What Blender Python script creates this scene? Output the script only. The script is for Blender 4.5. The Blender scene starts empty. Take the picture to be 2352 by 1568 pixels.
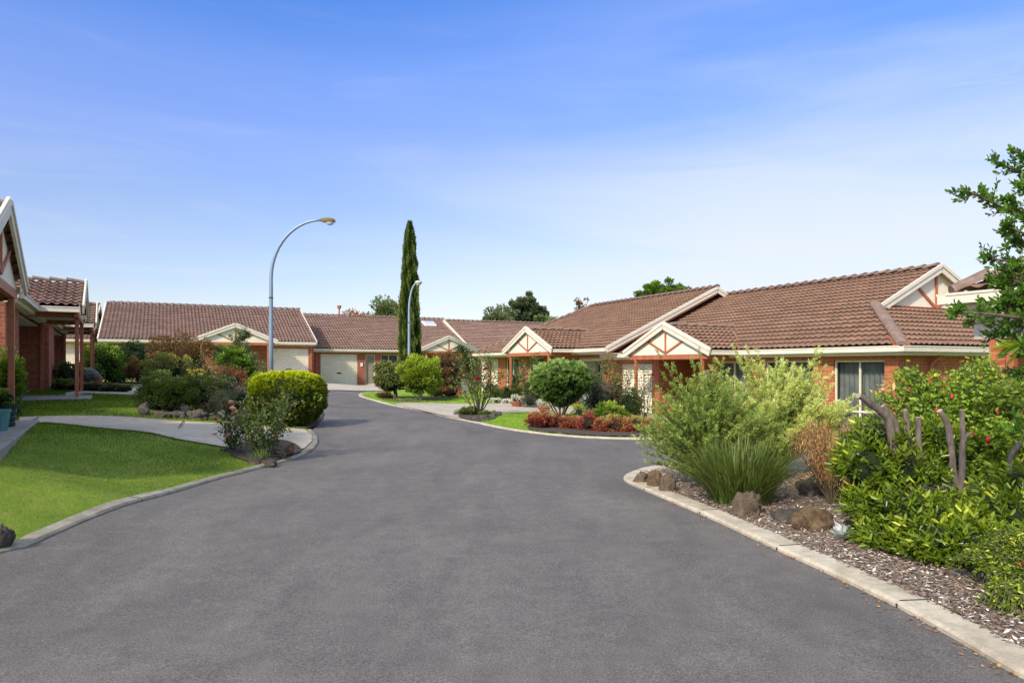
import bpy, bmesh, math, random
import numpy as np
from mathutils import Vector, Matrix
from mathutils.geometry import delaunay_2d_cdt, intersect_point_line
from math import radians, sin, cos, pi, sqrt

scene = bpy.context.scene
col = scene.collection
random.seed(7)
RNG = np.random.default_rng(11)

# ---------------------------------------------------------------- survey frame
# The photograph was measured in a 2352 x 1568 frame: lens axis at x 1176, horizon at y 842.
EYE, FPX, CX, HY = 1.6, 1568.0, 1176.0, 842.0

# measured ground levels (x, y, z)
LEVELS = np.array([
 (0,-6,0),(0,0,0),(-3,0,0),(3,0,0),(0,5,0),(-3,5,0),(3,5,.02),(0,9,0),(-3,9,.02),(3,9,.02),(-5,5,.06),(-7,3,.25),(0,14,0),
 (-4.5,9,.06),(-3.6,11,.05),(-5.2,15,.1),(-2.5,14,.02),(3,15,-.08),(6,12,-.12),(6,16,-.2),(9,15,-.3),(11,11,-.15),(12,15,-.3),
 (-7.0,8.6,.57),(-6.2,7.0,.53),(-7.9,10.2,.60),(-8.2,11.4,.61),(-6.0,5.0,.42),(-7,12,.45),(-6.6,14.5,.32),(-9.5,16,.6),(-11.3,18,.70),(-11.5,21,.76),(-14,22,.8),(-10,20,.60),(-8,18,.38),(-5.6,19,.16),
 (-16,26,.85),(-14,27,.78),(-12,25,.62),(-17,31,.84),(-20,34,.84),(-24,38,.86),(-18,37,.74),(-13,31,.58),(-9,25,.32),(-12,40,.58),(-10,36,.42),
 (-9,44,.33),(-7,36,.28),(-5,46,.3),(-4,25,.08),(0,22,.0),(-3,32,.16),(-1,38,.16),(-3,44,.22),(0,42,.15),(0,30,-.02),(2,26,-.15),(4,22,-.25),
 (3,19,-.18),(6,20,-.28),(8,17,-.3),(0,27,-.02),(5,6,.1),(6,8,.12),(4,3,.05),(8,5,.12),(-6,52,.3),(4,50,.1),(12,30,0),(20,20,-.2),(-30,40,.9),(-25,20,.9),(-14,8,.7),(-12,0,.6),(14,0,.1)], float)

def ground_z(x, y):
    x = np.asarray(x, float); y = np.asarray(y, float)
    d2 = (x[..., None]-LEVELS[:, 0])**2 + (y[..., None]-LEVELS[:, 1])**2
    w = 1.0/(d2+1.2)**2
    return (w*LEVELS[:, 2]).sum(-1)/w.sum(-1)

def T(x, y): return float(ground_z(np.array([x]), np.array([y]))[0])

def sight(px, py, d):                       # surveyed point: frame position and distance
    return Vector(((px-CX)/FPX*d, d, EYE-(py-HY)/FPX*d))

def G(px, py):                              # surveyed point lying on the ground
    k = (py-HY)/FPX; r = (px-CX)/FPX
    ys = np.arange(2.0, 80.0, .05)
    h = EYE-k*ys-ground_z(r*ys, ys)
    i = int(np.argmax(h <= 0)) if (h <= 0).any() else len(ys)-1
    if i > 0:
        a, b = h[i-1], h[i]
        d = ys[i-1]+.05*(a/(a-b) if a != b else 0)
    else: d = ys[0]
    return Vector((r*d, d, T(r*d, d)))

def hide_none(): pass

# ---------------------------------------------------------------- tagging
def tag(o, label=None, cat=None, group=None, kind=None):
    if label: o['label'] = label
    if cat: o['category'] = cat
    if group: o['group'] = group
    if kind: o['kind'] = kind
    return o

def empty(name, loc=(0, 0, 0), rz=0.0):
    o = bpy.data.objects.new(name, None); col.objects.link(o)
    o.location = loc; o.rotation_euler = (0, 0, rz); o.empty_display_size = .3
    return o

def link(name, me, parent=None, loc=None, rz=None):
    o = bpy.data.objects.new(name, me); col.objects.link(o)
    if parent is not None: o.parent = parent
    if loc is not None: o.location = loc
    if rz is not None: o.rotation_euler = (0, 0, rz)
    return o

def copy_tree(o, parent=None):
    c = o.copy(); col.objects.link(c); c.parent = parent
    for ch in [x for x in bpy.data.objects if x.parent == o]:
        copy_tree(ch, c)
    return c

# ---------------------------------------------------------------- mesh builder
class MB:
    def __init__(s): s.v = []; s.f = []
    def quad(s, a, b, c, d):
        n = len(s.v); s.v += [tuple(a), tuple(b), tuple(c), tuple(d)]; s.f.append((n, n+1, n+2, n+3))
    def tri(s, a, b, c):
        n = len(s.v); s.v += [tuple(a), tuple(b), tuple(c)]; s.f.append((n, n+1, n+2))
    def poly(s, pts):
        n = len(s.v); s.v += [tuple(p) for p in pts]; s.f.append(tuple(range(n, n+len(pts))))
    def box(s, x0, x1, y0, y1, z0, z1):
        n = len(s.v)
        s.v += [(x0,y0,z0),(x1,y0,z0),(x1,y1,z0),(x0,y1,z0),(x0,y0,z1),(x1,y0,z1),(x1,y1,z1),(x0,y1,z1)]
        s.f += [tuple(n+i for i in q) for q in ((0,3,2,1),(4,5,6,7),(0,1,5,4),(1,2,6,5),(2,3,7,6),(3,0,4,7))]
        return s
    def bar(s, p, q, w, h, up=(0, 0, 1)):            # rectangular bar from p to q, w across, h along up
        p, q, up = Vector(p), Vector(q), Vector(up)
        d = (q-p).normalized(); a = d.cross(up)
        if a.length < 1e-4: a = d.cross(Vector((1, 0, 0)))
        a.normalize(); b = a.cross(d).normalized(); a *= w/2; b *= h/2
        n = len(s.v)
        for c in (p, q): s.v += [tuple(c-a-b), tuple(c+a-b), tuple(c+a+b), tuple(c-a+b)]
        s.f += [tuple(n+i for i in t) for t in ((3,2,1,0),(4,5,6,7),(0,1,5,4),(1,2,6,5),(2,3,7,6),(3,0,4,7))]
        return s
    def tube(s, pts, rad, n=8, cap=True):
        pts = [Vector(p) for p in pts]
        if not hasattr(rad, '__len__'): rad = [rad]*len(pts)
        rings = []; prev = None
        for i, p in enumerate(pts):
            d = (pts[min(i+1, len(pts)-1)]-pts[max(i-1, 0)]).normalized()
            if prev is None:
                a = d.cross(Vector((0.13, 1, .07)))
                if a.length < .2: a = d.cross(Vector((1, 0, 0)))
            else: a = prev-d*prev.dot(d)
            a.normalize(); prev = a; b = d.cross(a)
            base = len(s.v)
            for k in range(n):
                t = 2*pi*k/n
                s.v.append(tuple(p+(a*cos(t)+b*sin(t))*rad[i]))
            rings.append(base)
        for r0, r1 in zip(rings, rings[1:]):
            for k in range(n): s.f.append((r0+k, r0+(k+1) % n, r1+(k+1) % n, r1+k))
        if cap:
            s.f.append(tuple(rings[0]+k for k in reversed(range(n)))); s.f.append(tuple(rings[-1]+k for k in range(n)))
        return s
    def lathe(s, prof, c=(0, 0, 0), n=20):           # prof: (radius, z)
        base = len(s.v)
        for r, z in prof:
            for k in range(n):
                t = 2*pi*k/n; s.v.append((c[0]+r*cos(t), c[1]+r*sin(t), c[2]+z))
        for i in range(len(prof)-1):
            for k in range(n):
                s.f.append((base+i*n+k, base+i*n+(k+1) % n, base+(i+1)*n+(k+1) % n, base+(i+1)*n+k))
        return s
    def build(s, name, mat, parent=None, loc=None, rz=None, smooth=False, bevel=0.0):
        me = bpy.data.meshes.new(name); me.from_pydata(s.v, [], s.f); me.update()
        box_uv(me)
        me.materials.append(mat)
        if smooth: me.polygons.foreach_set('use_smooth', [True]*len(me.polygons))
        o = link(name, me, parent, loc, rz)
        if bevel:
            m = o.modifiers.new('Bevel', 'BEVEL'); m.width = bevel; m.segments = 1; m.limit_method = 'ANGLE'
        return o

def box_uv(me):
    uv = me.uv_layers.new(name='UVMap')
    n = len(me.loops)
    if n == 0: return
    co = np.empty(len(me.vertices)*3); me.vertices.foreach_get('co', co); co = co.reshape(-1, 3)
    li = np.empty(n, int); me.loops.foreach_get('vertex_index', li)
    out = np.zeros((n, 2))
    for p in me.polygons:
        nx, ny, nz = abs(p.normal.x), abs(p.normal.y), abs(p.normal.z)
        sl = slice(p.loop_start, p.loop_start+p.loop_total)
        c = co[li[sl]]
        if nz > nx and nz > ny: out[sl] = c[:, :2]
        elif nx > ny: out[sl] = c[:, 1:]
        else: out[sl] = c[:, [0, 2]]
    uv.data.foreach_set('uv', out.ravel())

# ---------------------------------------------------------------- materials
class NT:
    def __init__(s, name):
        s.m = bpy.data.materials.new(name); s.m.use_nodes = True
        s.t = s.m.node_tree; s.n = s.t.nodes; s.bsdf = s.n['Principled BSDF']; s.out = s.n['Material Output']
        s.bsdf.inputs['Specular IOR Level'].default_value = .3
    def new(s, t, **k):
        n = s.n.new(t)
        for a, b in k.items(): setattr(n, a, b)
        return n
    def l(s, a, b): s.t.links.new(a, b)
    def coords(s, which='Object'): return s.new('ShaderNodeTexCoord').outputs[which]
    def noise(s, vec, scale, detail=4, rough=.6, dist=0):
        n = s.new('ShaderNodeTexNoise'); n.inputs['Scale'].default_value = scale
        n.inputs['Detail'].default_value = detail; n.inputs['Roughness'].default_value = rough
        n.inputs['Distortion'].default_value = dist
        if vec is not None: s.l(vec, n.inputs['Vector'])
        return n.outputs['Fac']
    def ramp(s, fac, stops):
        r = s.new('ShaderNodeValToRGB'); e = r.color_ramp.elements
        while len(e) < len(stops): e.new(.5)
        for i, (p, c) in enumerate(stops):
            e[i].position = p; e[i].color = (*c, 1) if len(c) == 3 else c
        s.l(fac, r.inputs['Fac']); return r.outputs['Color']
    def mix(s, fac, a, b, mode='MIX'):
        m = s.new('ShaderNodeMix', data_type='RGBA', blend_type=mode)
        for i, x in ((0, fac), (6, a), (7, b)):
            if hasattr(x, 'is_linked'): s.l(x, m.inputs[i])
            else: m.inputs[i].default_value = x if i == 0 else ((*x, 1) if len(x) == 3 else x)
        return m.outputs[2]
    def math(s, op, a, b=None, c=None):
        m = s.new('ShaderNodeMath', operation=op)
        for i, x in enumerate((a, b, c)):
            if x is None: continue
            if hasattr(x, 'is_linked'): s.l(x, m.inputs[i])
            else: m.inputs[i].default_value = x
        return m.outputs[0]
    def scalevec(s, vec, sc):
        m = s.new('ShaderNodeMapping'); m.inputs['Scale'].default_value = sc; s.l(vec, m.inputs['Vector']); return m.outputs[0]
    def bump(s, h, strength=.3, dist=.01):
        b = s.new('ShaderNodeBump'); b.inputs['Strength'].default_value = strength; b.inputs['Distance'].default_value = dist
        s.l(h, b.inputs['Height']); s.l(b.outputs[0], s.bsdf.inputs['Normal'])
    def base(s, c, rough=.7):
        if hasattr(c, 'is_linked'): s.l(c, s.bsdf.inputs['Base Color'])
        else: s.bsdf.inputs['Base Color'].default_value = (*c, 1)
        s.bsdf.inputs['Roughness'].default_value = rough

def mat_paint(name, c, rough=.55, dirt=.12, scale=3.0):
    t = NT(name); o = t.coords()
    n = t.noise(o, scale, 5, .65)
    d = tuple(x*(1-dirt*2.2) for x in c)
    sk = t.noise(t.scalevec(o, (6, 6, .7)), 2.0, 4, .6)
    cc = t.mix(dirt*1.6, t.ramp(n, [(.25, d), (.6, c)]), t.ramp(sk, [(.42, (.55, .5, .42)), (.6, (1, 1, 1))]), 'MULTIPLY')
    t.base(cc, rough)
    return t.m

def mat_brick(name, c1, c2, mortar, tone=1.0):
    t = NT(name); uv = t.coords('UV')
    b = t.new('ShaderNodeTexBrick'); b.offset = .5
    b.inputs['Scale'].default_value = 1; b.inputs['Mortar Size'].default_value = .006
    b.inputs['Mortar Smooth'].default_value = .15; b.inputs['Bias'].default_value = 0
    b.inputs['Brick Width'].default_value = .24; b.inputs['Row Height'].default_value = .086
    b.inputs['Color1'].default_value = (*c1, 1); b.inputs['Color2'].default_value = (*c2, 1); b.inputs['Mortar'].default_value = (*mortar, 1)
    t.l(uv, b.inputs['Vector'])
    n = t.noise(uv, 9, 5, .7); n2 = t.noise(uv, .9, 3, .5)
    c = t.mix(.55, b.outputs['Color'], t.ramp(n, [(.3, (.45, .4, .38)), (.7, (1.15, 1.1, 1.05))]), 'MULTIPLY')
    c = t.mix(.5, c, t.ramp(n2, [(.3, (.7, .7, .7)), (.7, (1.1, 1.05, 1.0))]), 'MULTIPLY')
    t.base(c, .85)
    h = t.math('ADD', t.math('MULTIPLY', b.outputs['Fac'], -1.0), t.math('MULTIPLY', n, .35))
    t.bump(h, .5, .008)
    return t.m

def mat_tile(name, c1, c2, c3, stain=(.06, .05, .045)):
    t = NT(name); uv = t.coords('UV')
    fl = t.new('ShaderNodeVectorMath', operation='FLOOR'); t.l(t.scalevec(uv, (1/.40, 1/.32, 1)), fl.inputs[0])
    wn = t.new('ShaderNodeTexWhiteNoise', noise_dimensions='3D'); t.l(fl.outputs[0], wn.inputs['Vector'])
    c = t.ramp(wn.outputs['Value'], [(0, c1), (.45, c2), (.9, c3), (1, (c3[0]*1.12, c3[1]*1.05, c3[2]*1.0))])
    o = t.coords('Object')
    n = t.noise(o, .55, 5, .65); n2 = t.noise(o, 14, 5, .7)
    c = t.mix(t.math('MULTIPLY', t.ramp(n, [(.45, (0, 0, 0)), (.75, (1, 1, 1))]), .22), c, stain)
    c = t.mix(.6, c, t.ramp(n2, [(.3, (.55, .55, .55)), (.7, (1.2, 1.2, 1.2))]), 'MULTIPLY')
    t.base(c, .8); t.bump(n2, .35, .01)
    return t.m

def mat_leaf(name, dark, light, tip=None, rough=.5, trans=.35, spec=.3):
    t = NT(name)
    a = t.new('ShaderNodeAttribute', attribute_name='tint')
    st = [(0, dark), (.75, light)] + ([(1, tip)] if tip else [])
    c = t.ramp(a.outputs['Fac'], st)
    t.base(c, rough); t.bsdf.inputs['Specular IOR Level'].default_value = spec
    tr = t.new('ShaderNodeBsdfTranslucent')
    t.l(t.mix(1.0, c, (1.25, 1.2, .6), 'MULTIPLY'), tr.inputs['Color'])
    m = t.new('ShaderNodeMixShader'); m.inputs[0].default_value = trans
    t.l(t.bsdf.outputs[0], m.inputs[1]); t.l(tr.outputs[0], m.inputs[2]); t.l(m.outputs[0], t.out.inputs['Surface'])
    return t.m

def mat_bark(name, c=(.16, .12, .09)):
    t = NT(name); o = t.coords()
    n = t.noise(t.scalevec(o, (1, 1, .3)), 30, 5, .7)
    t.base(t.ramp(n, [(.3, tuple(x*.45 for x in c)), (.7, tuple(x*1.3 for x in c))]), .9); t.bump(n, .6, .01)
    return t.m

M = {}
M['brick_sun'] = mat_brick('orange_brick', (.54, .165, .06), (.42, .11, .036), (.44, .33, .24))  # brighter copy of the brick: the right row's sun is in its colour
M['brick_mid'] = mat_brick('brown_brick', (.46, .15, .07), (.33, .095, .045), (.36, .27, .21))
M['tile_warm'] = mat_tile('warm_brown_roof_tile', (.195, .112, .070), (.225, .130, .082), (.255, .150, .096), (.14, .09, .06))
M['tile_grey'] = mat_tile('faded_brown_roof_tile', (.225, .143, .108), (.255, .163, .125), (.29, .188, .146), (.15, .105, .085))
M['ridge'] = mat_paint('ridge_cap_concrete', (.25, .175, .135), .85, .2, 6)
M['ridge_bed'] = mat_paint('orange_ridge_mortar', (.42, .12, .05), .85, .2, 6)
M['cream'] = mat_paint('cream_paint', (.72, .66, .52), .5, .05, 2)
M['cream_panel'] = mat_paint('cream_panel_paint', (.84, .77, .58), .6, .04, 2)
M['terra'] = mat_paint('terracotta_paint', (.47, .16, .075), .55, .14, 5)
M['door_cream'] = mat_paint('roller_door_cream', (.84, .77, .60), .45, .05, 1.5)
M['soffit'] = mat_paint('soffit_paint', (.80, .76, .62), .7, .05, 2)
M['dark'] = mat_paint('dark_interior', (.02, .02, .02), .8, .1)
M['frame'] = mat_paint('cream_window_frame', (.68, .63, .45), .45, .05)
M['white'] = mat_paint('white_paint', (.75, .75, .72), .5, .05)
M['metal_dark'] = mat_paint('dark_metal', (.05, .05, .05), .4, .1)

def mat_glass():
    t = NT('window_glass')
    t.base((.012, .016, .016), .04); t.bsdf.inputs['Specular IOR Level'].default_value = .55
    tr = t.new('ShaderNodeBsdfTransparent'); tr.inputs['Color'].default_value = (.75, .8, .8, 1)
    m = t.new('ShaderNodeMixShader'); m.inputs[0].default_value = .7
    t.l(t.bsdf.outputs[0], m.inputs[1]); t.l(tr.outputs[0], m.inputs[2]); t.l(m.outputs[0], t.out.inputs['Surface'])
    return t.m
M['glass'] = mat_glass()
M['curtain'] = mat_paint('sheer_curtain', (.5, .5, .46), .9, .2, 3)

def mat_pole():
    t = NT('galvanised_pole'); o = t.coords()
    n = t.noise(t.scalevec(o, (1, 1, .25)), 9, 5, .7)
    t.base(t.ramp(n, [(.3, (.22, .30, .36)), (.7, (.27, .36, .43))]), .5); t.bsdf.inputs['Metallic'].default_value = .25
    return t.m
M['pole'] = mat_pole()

def mat_asphalt():
    t = NT('asphalt'); o = t.coords()
    big = t.noise(o, .35, 5, .6, .6); st = t.noise(t.scalevec(o, (1.6, .45, 1)), .9, 5, .62, .8)
    mid = t.noise(o, 5, 6, .7); fine = t.noise(o, 160, 3, .8); grit = t.noise(o, 85, 3, .8)
    c = t.ramp(big, [(.32, (.112, .104, .095)), (.68, (.147, .136, .124))])
    c = t.mix(.5, c, t.ramp(st, [(.32, (.72, .72, .75)), (.5, (1, 1, 1)), (.68, (1.32, 1.27, 1.2))]), 'MULTIPLY')
    c = t.mix(.5, c, t.ramp(mid, [(.3, (.68, .68, .68)), (.7, (1.25, 1.25, 1.25))]), 'MULTIPLY')
    c = t.mix(.75, c, t.ramp(grit, [(.36, (.5, .5, .5)), (.5, (1, 1, 1)), (.64, (1.75, 1.72, 1.65))]), 'MULTIPLY')
    c = t.mix(.7, c, t.ramp(fine, [(.3, (.6, .6, .6)), (.7, (1.35, 1.35, 1.35))]), 'MULTIPLY')
    v = t.new('ShaderNodeTexVoronoi', feature='DISTANCE_TO_EDGE'); v.inputs['Scale'].default_value = .33
    w = t.new('ShaderNodeVectorMath', operation='ADD'); t.l(o, w.inputs[0])
    nz = t.new('ShaderNodeTexNoise'); nz.inputs['Scale'].default_value = 2.2; t.l(o, nz.inputs['Vector'])
    t.l(nz.outputs['Color'], w.inputs[1]); t.l(w.outputs[0], v.inputs['Vector'])
    t.base(c, .88)
    h = t.math('ADD', fine, t.math('MULTIPLY', grit, .8)); t.bump(h, .55, .006)
    return t.m
M['asphalt'] = mat_asphalt()

def mat_concrete(name, a, b, stain=.5):
    t = NT(name); o = t.coords()
    n = t.noise(o, 1.1, 6, .7, .5); f = t.noise(o, 60, 4, .8); m2 = t.noise(o, 7, 5, .7)
    c = t.ramp(n, [(.3, a), (.7, b)])
    c = t.mix(stain, c, t.ramp(m2, [(.3, (.62, .6, .55)), (.6, (1.05, 1.05, 1.05))]), 'MULTIPLY')
    c = t.mix(.5, c, t.ramp(f, [(.3, (.65, .65, .65)), (.7, (1.25, 1.25, 1.25))]), 'MULTIPLY')
    t.base(c, .85); t.bump(f, .4, .006)
    return t.m
M['kerb'] = mat_concrete('kerb_concrete', (.38, .33, .24), (.58, .52, .40), .8)
M['kerb_left'] = mat_concrete('mossy_shaded_kerb', (.18, .17, .12), (.36, .33, .26), .9)  # mossy, and also darkened for the shade along the left kerb
M['drive'] = mat_concrete('drive_concrete', (.37, .325, .255), (.52, .46, .37), .55)
M['slab'] = mat_concrete('slab_concrete', (.27, .24, .21), (.38, .34, .30), .5)

def mat_grass(name, dark, mid, light, warm=(.26, .24, .07)):
    t = NT(name); o = t.coords()
    n = t.noise(o, .9, 6, .65, .4); f = t.noise(o, 45, 5, .8); p = t.noise(o, 3.2, 5, .7)
    c = t.ramp(n, [(.34, dark), (.5, mid), (.64, light)])
    c = t.mix(t.math('MULTIPLY', t.ramp(p, [(.5, (0, 0, 0)), (.68, (1, 1, 1))]), .55), c, warm)
    c = t.mix(.8, c, t.ramp(f, [(.3, (.45, .5, .4)), (.7, (1.45, 1.4, 1.3))]), 'MULTIPLY')
    t.base(c, .9); t.bump(f, .8, .03)
    return t.m
M['lawn_left'] = mat_grass('shaded_lawn', (.115, .19, .015), (.17, .26, .020), (.24, .33, .035))  # darker green than the right lawns: the shade is put into the colour
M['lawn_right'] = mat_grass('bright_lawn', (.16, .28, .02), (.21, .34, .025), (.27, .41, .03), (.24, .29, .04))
M['far_ground'] = mat_grass('distant_grass', (.05, .08, .02), (.07, .11, .03), (.09, .13, .04))

def mat_mulch(name='bark_mulch', k=1.0):
    t = NT(name); o = t.coords()
    v = t.new('ShaderNodeTexVoronoi'); v.inputs['Scale'].default_value = 55; v.inputs['Randomness'].default_value = 1
    t.l(t.scalevec(o, (1, 1.8, 1)), v.inputs['Vector'])
    n = t.noise(o, 3, 6, .7); f = t.noise(o, 90, 4, .8)
    c = t.ramp(v.outputs['Color'], [(.15, (.12*k, .09*k, .065*k)), (.45, (.30*k, .235*k, .18*k)), (.75, (.50*k, .42*k, .34*k)), (.95, (.62*k, .54*k, .45*k))])
    c = t.mix(.6, c, t.ramp(n, [(.3, (.55, .5, .45)), (.7, (1.25, 1.2, 1.1))]), 'MULTIPLY')
    c = t.mix(.5, c, t.ramp(f, [(.3, (.5, .5, .5)), (.7, (1.3, 1.3, 1.3))]), 'MULTIPLY')
    t.base(c, .95); t.bump(v.outputs['Distance'], .8, .02)
    return t.m
M['mulch'] = mat_mulch(); M['soil'] = mat_mulch('dark_soil', .3)

def mat_rock(name, a, b, c_):
    t = NT(name); o = t.coords()
    n = t.noise(o, 4, 8, .75, .5); f = t.noise(o, 17, 9, .85)
    c = t.ramp(n, [(.3, a), (.5, b), (.7, c_)])
    c = t.mix(.7, c, t.ramp(f, [(.38, (.15, .15, .15)), (.5, (.9, .9, .9)), (.66, (1.5, 1.5, 1.5))]), 'MULTIPLY')
    t.base(c, .95); t.bump(f, 1.0, .04)
    return t.m
M['rock_brown'] = mat_rock('brown_basalt', (.085, .065, .045), (.18, .135, .088), (.32, .25, .17))
M['rock_rust'] = mat_rock('rusty_basalt', (.10, .065, .035), (.21, .14, .075), (.34, .25, .16))
M['rock_grey'] = mat_rock('grey_basalt', (.055, .048, .040), (.11, .096, .078), (.19, .17, .14))
# ---------------------------------------------------------------- ground sheets
def inside(poly, x, y):
    x = np.asarray(x); y = np.asarray(y); r = np.zeros(x.shape, bool); n = len(poly)
    for i in range(n):
        x0, y0 = poly[i]; x1, y1 = poly[(i+1) % n]
        c = ((y0 > y) != (y1 > y))
        with np.errstate(divide='ignore', invalid='ignore'):
            xi = (x1-x0)*(y-y0)/((y1-y0) if y1 != y0 else 1e-9)+x0
        r ^= c & (x < xi)
    return r

def smooth_line(pts, it=2, closed=False):
    pts = [Vector((p[0], p[1])) for p in pts]
    for _ in range(it):
        out = []
        n = len(pts)
        rng = range(n) if closed else range(n-1)
        if not closed: out.append(pts[0])
        for i in rng:
            a, b = pts[i], pts[(i+1) % n]
            out += [a*.75+b*.25, a*.25+b*.75]
        if not closed: out.append(pts[-1])
        pts = out
    return pts

def sheet(name, poly, dz, mat, step=.6, label=None, kind='structure', cat=None, wob=0.0):
    poly = [(p[0], p[1]) for p in poly]
    dense = []
    for i, a in enumerate(poly):
        b = poly[(i+1) % len(poly)]; L = math.hypot(b[0]-a[0], b[1]-a[1]); n = max(1, int(L/step))
        for k in range(n): dense.append((a[0]+(b[0]-a[0])*k/n, a[1]+(b[1]-a[1])*k/n))
    xs = [p[0] for p in dense]; ys = [p[1] for p in dense]
    gx, gy = np.meshgrid(np.arange(min(xs), max(xs), step), np.arange(min(ys), max(ys), step))
    gx = gx.ravel()+.013; gy = gy.ravel()+.017
    k = inside(dense, gx, gy); gx, gy = gx[k], gy[k]
    da = np.array(dense)
    if len(gx):
        keep = np.array([((da[:, 0]-x)**2+(da[:, 1]-y)**2).min() > (step*.35)**2 for x, y in zip(gx, gy)])
        gx, gy = gx[keep], gy[keep]
    vs = [Vector(p) for p in dense]+[Vector((float(x), float(y))) for x, y in zip(gx, gy)]
    r = delaunay_2d_cdt(vs, [], [list(range(len(dense)))], 1, 1e-5)
    V = np.array([(p.x, p.y) for p in r[0]]); z = ground_z(V[:, 0], V[:, 1])+dz
    if wob: z += wob*np.sin(V[:, 0]*9.1+V[:, 1]*3.3)*np.cos(V[:, 1]*7.7)
    me = bpy.data.meshes.new(name)
    me.from_pydata([(a, b, c) for (a, b), c in zip(V, z)], [], [tuple(f) for f in r[2]]); me.update()
    for p in me.polygons:
        if p.normal.z < 0: p.flip()
    me.materials.append(mat)
    me.polygons.foreach_set('use_smooth', [True]*len(me.polygons))
    o = link(name, me); tag(o, label, cat, kind=kind)
    return o

def ribbon(name, line, width, z0, z1, mat, joint=0.0):     # kerb: a low box following a line; left side of line is the road side
    line = [Vector((p[0], p[1])) for p in line]
    pts = [line[0]]
    for p in line[1:]:
        d = (p-pts[-1]).length; n = max(1, int(d/.25)); a = pts[-1]
        for k in range(1, n+1): pts.append(a.lerp(p, k/n))
    mb = MB(); L = 0; seg = []
    for i, p in enumerate(pts):
        d = (pts[min(i+1, len(pts)-1)]-pts[max(i-1, 0)]).normalized(); nrm = Vector((d.y, -d.x))
        if i: L += (p-pts[i-1]).length
        q = p+nrm*width; t = T(p.x, p.y); t2 = T(q.x, q.y)
        w = .003*sin(L*7)+.002*sin(L*17)
        b = nrm*(.02 if width > 0 else -.02)
        ring = [(p.x, p.y, t+z0), (p.x+.0, p.y+0, t+z1-.02), (p.x+b.x, p.y+b.y, t+z1+w), (q.x-b.x, q.y-b.y, t2+z1+w), (q.x, q.y, t2+z1-.015), (q.x, q.y, t2+z0)]
        seg.append((ring, L))
    base = 0
    for ring, _ in seg: mb.v += ring
    last = 0.0
    for i in range(len(seg)-1):
        a, b = i*6, (i+1)*6
        for k in range(5): mb.f.append((a+k, a+k+1, b+k+1, b+k))
    mb.f.append(tuple(range(5, -1, -1))); n = (len(seg)-1)*6; mb.f.append(tuple(n+k for k in range(6)))
    o = mb.build(name, mat, smooth=False)
    if joint:
        jm = MB(); acc = joint*.5
        for i in range(1, len(seg)):
            if seg[i][1] >= acc:
                acc += joint; r = seg[i][0]
                jm.bar(Vector(r[2])+Vector((0, 0, .0015)), Vector(r[3])+Vector((0, 0, .0015)), .012, .004)
                jm.bar(Vector(r[0]), Vector(r[1])+Vector((0, 0, .005)), .012, .012, (1, .3, 0))
        jm.build('expansion_joint', M['metal_dark'], o)
    return o

g = lambda *a: [G(x, y) for x, y in a]

# main asphalt court: left edge, the branch to the left, the far drive, the right island and the right branch
left_edge = [Vector((-7.5, -4)), Vector((-6.6, 2.5))]+g((0, 1283), (150, 1216), (300, 1160), (450, 1113), (600, 1076), (680, 1053), (718, 1037), (733, 1017), (728, 1000), (716, 988))
left_s = smooth_line(left_edge, 2)
back_left = g((728, 975), (742, 940), (750, 915), (751, 900), (735, 893), (600, 890.5), (318, 888), (222, 886.5), (120, 886))
top_left = g((120, 877), (222, 879), (318, 880.5), (500, 884), (640, 888), (725, 894), (745, 897), (865, 897.5), (905, 898))
isl_edge = g((905, 898.5), (850, 901), (828, 903.5), (822, 907), (828, 912), (860, 921), (905, 932), (980, 947), (1045, 962), (1120, 978), (1200, 992), (1280, 1001), (1350, 1006), (1430, 1009), (1515, 1010))
isl_edge += [Vector((5.5, 16.2)), Vector((7.6, 15.4)), Vector((10, 13.8)), Vector((14, 11)), Vector((20, 7))]
isl_s = smooth_line(isl_edge, 2)
nose_in = [Vector((20, 3.5)), Vector((13, 7.6)), Vector((8.5, 10.0)), Vector((5.6, 11.0)), Vector((3.6, 11.2))]+g((1520, 1071), (1470, 1080), (1440, 1091), (1429, 1101), (1445, 1112), (1480, 1126), (1600, 1177), (1700, 1223), (1800, 1271), (1900, 1316), (2000, 1364), (2100, 1415), (2200, 1471), (2300, 1531), (2352, 1562))+[Vector((2.9, 2.5)), Vector((3.6, -4))]
nose_s = smooth_line(nose_in, 2)
road_poly = list(left_s)+back_left+top_left+list(isl_s)+list(nose_s)
sheet('road', road_poly, 0.0, M['asphalt'], .5)

# outer ground
def big_ground():
    gx = np.concatenate([[-900, -400, -180, -90, -60], np.arange(-44, 44.1, 1.5), [60, 90, 180, 400, 900]])
    gy = np.concatenate([[-600, -250, -100, -50, -25], np.arange(-14, 66.1, 1.5), [85, 120, 200, 400, 1200]])
    X, Y = np.meshgrid(gx, gy); Z = ground_z(X, Y)-.07
    n = len(gx); me = bpy.data.meshes.new('ground')
    fs = [(j*n+i, j*n+i+1, (j+1)*n+i+1, (j+1)*n+i) for j in range(len(gy)-1) for i in range(n-1)]
    me.from_pydata(np.stack([X.ravel(), Y.ravel(), Z.ravel()], 1).tolist(), [], fs); me.update()
    me.materials.append(M['far_ground']); me.polygons.foreach_set('use_smooth', [True]*len(fs))
    tag(link('ground', me), kind='structure')
big_ground()

# kerbs
k1 = ribbon('kerb', list(reversed(left_s)), .15, -.06, .034, M['kerb_left'], 2.4)
tag(k1, kind='structure')
k2 = ribbon('kerb', list(isl_s), -.17, -.06, .038, M['kerb'], 0); tag(k2, kind='structure')
k3 = ribbon('kerb', list(nose_s), -.24, -.06, .042, M['kerb'], 1.5); tag(k3, kind='structure')

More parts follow.
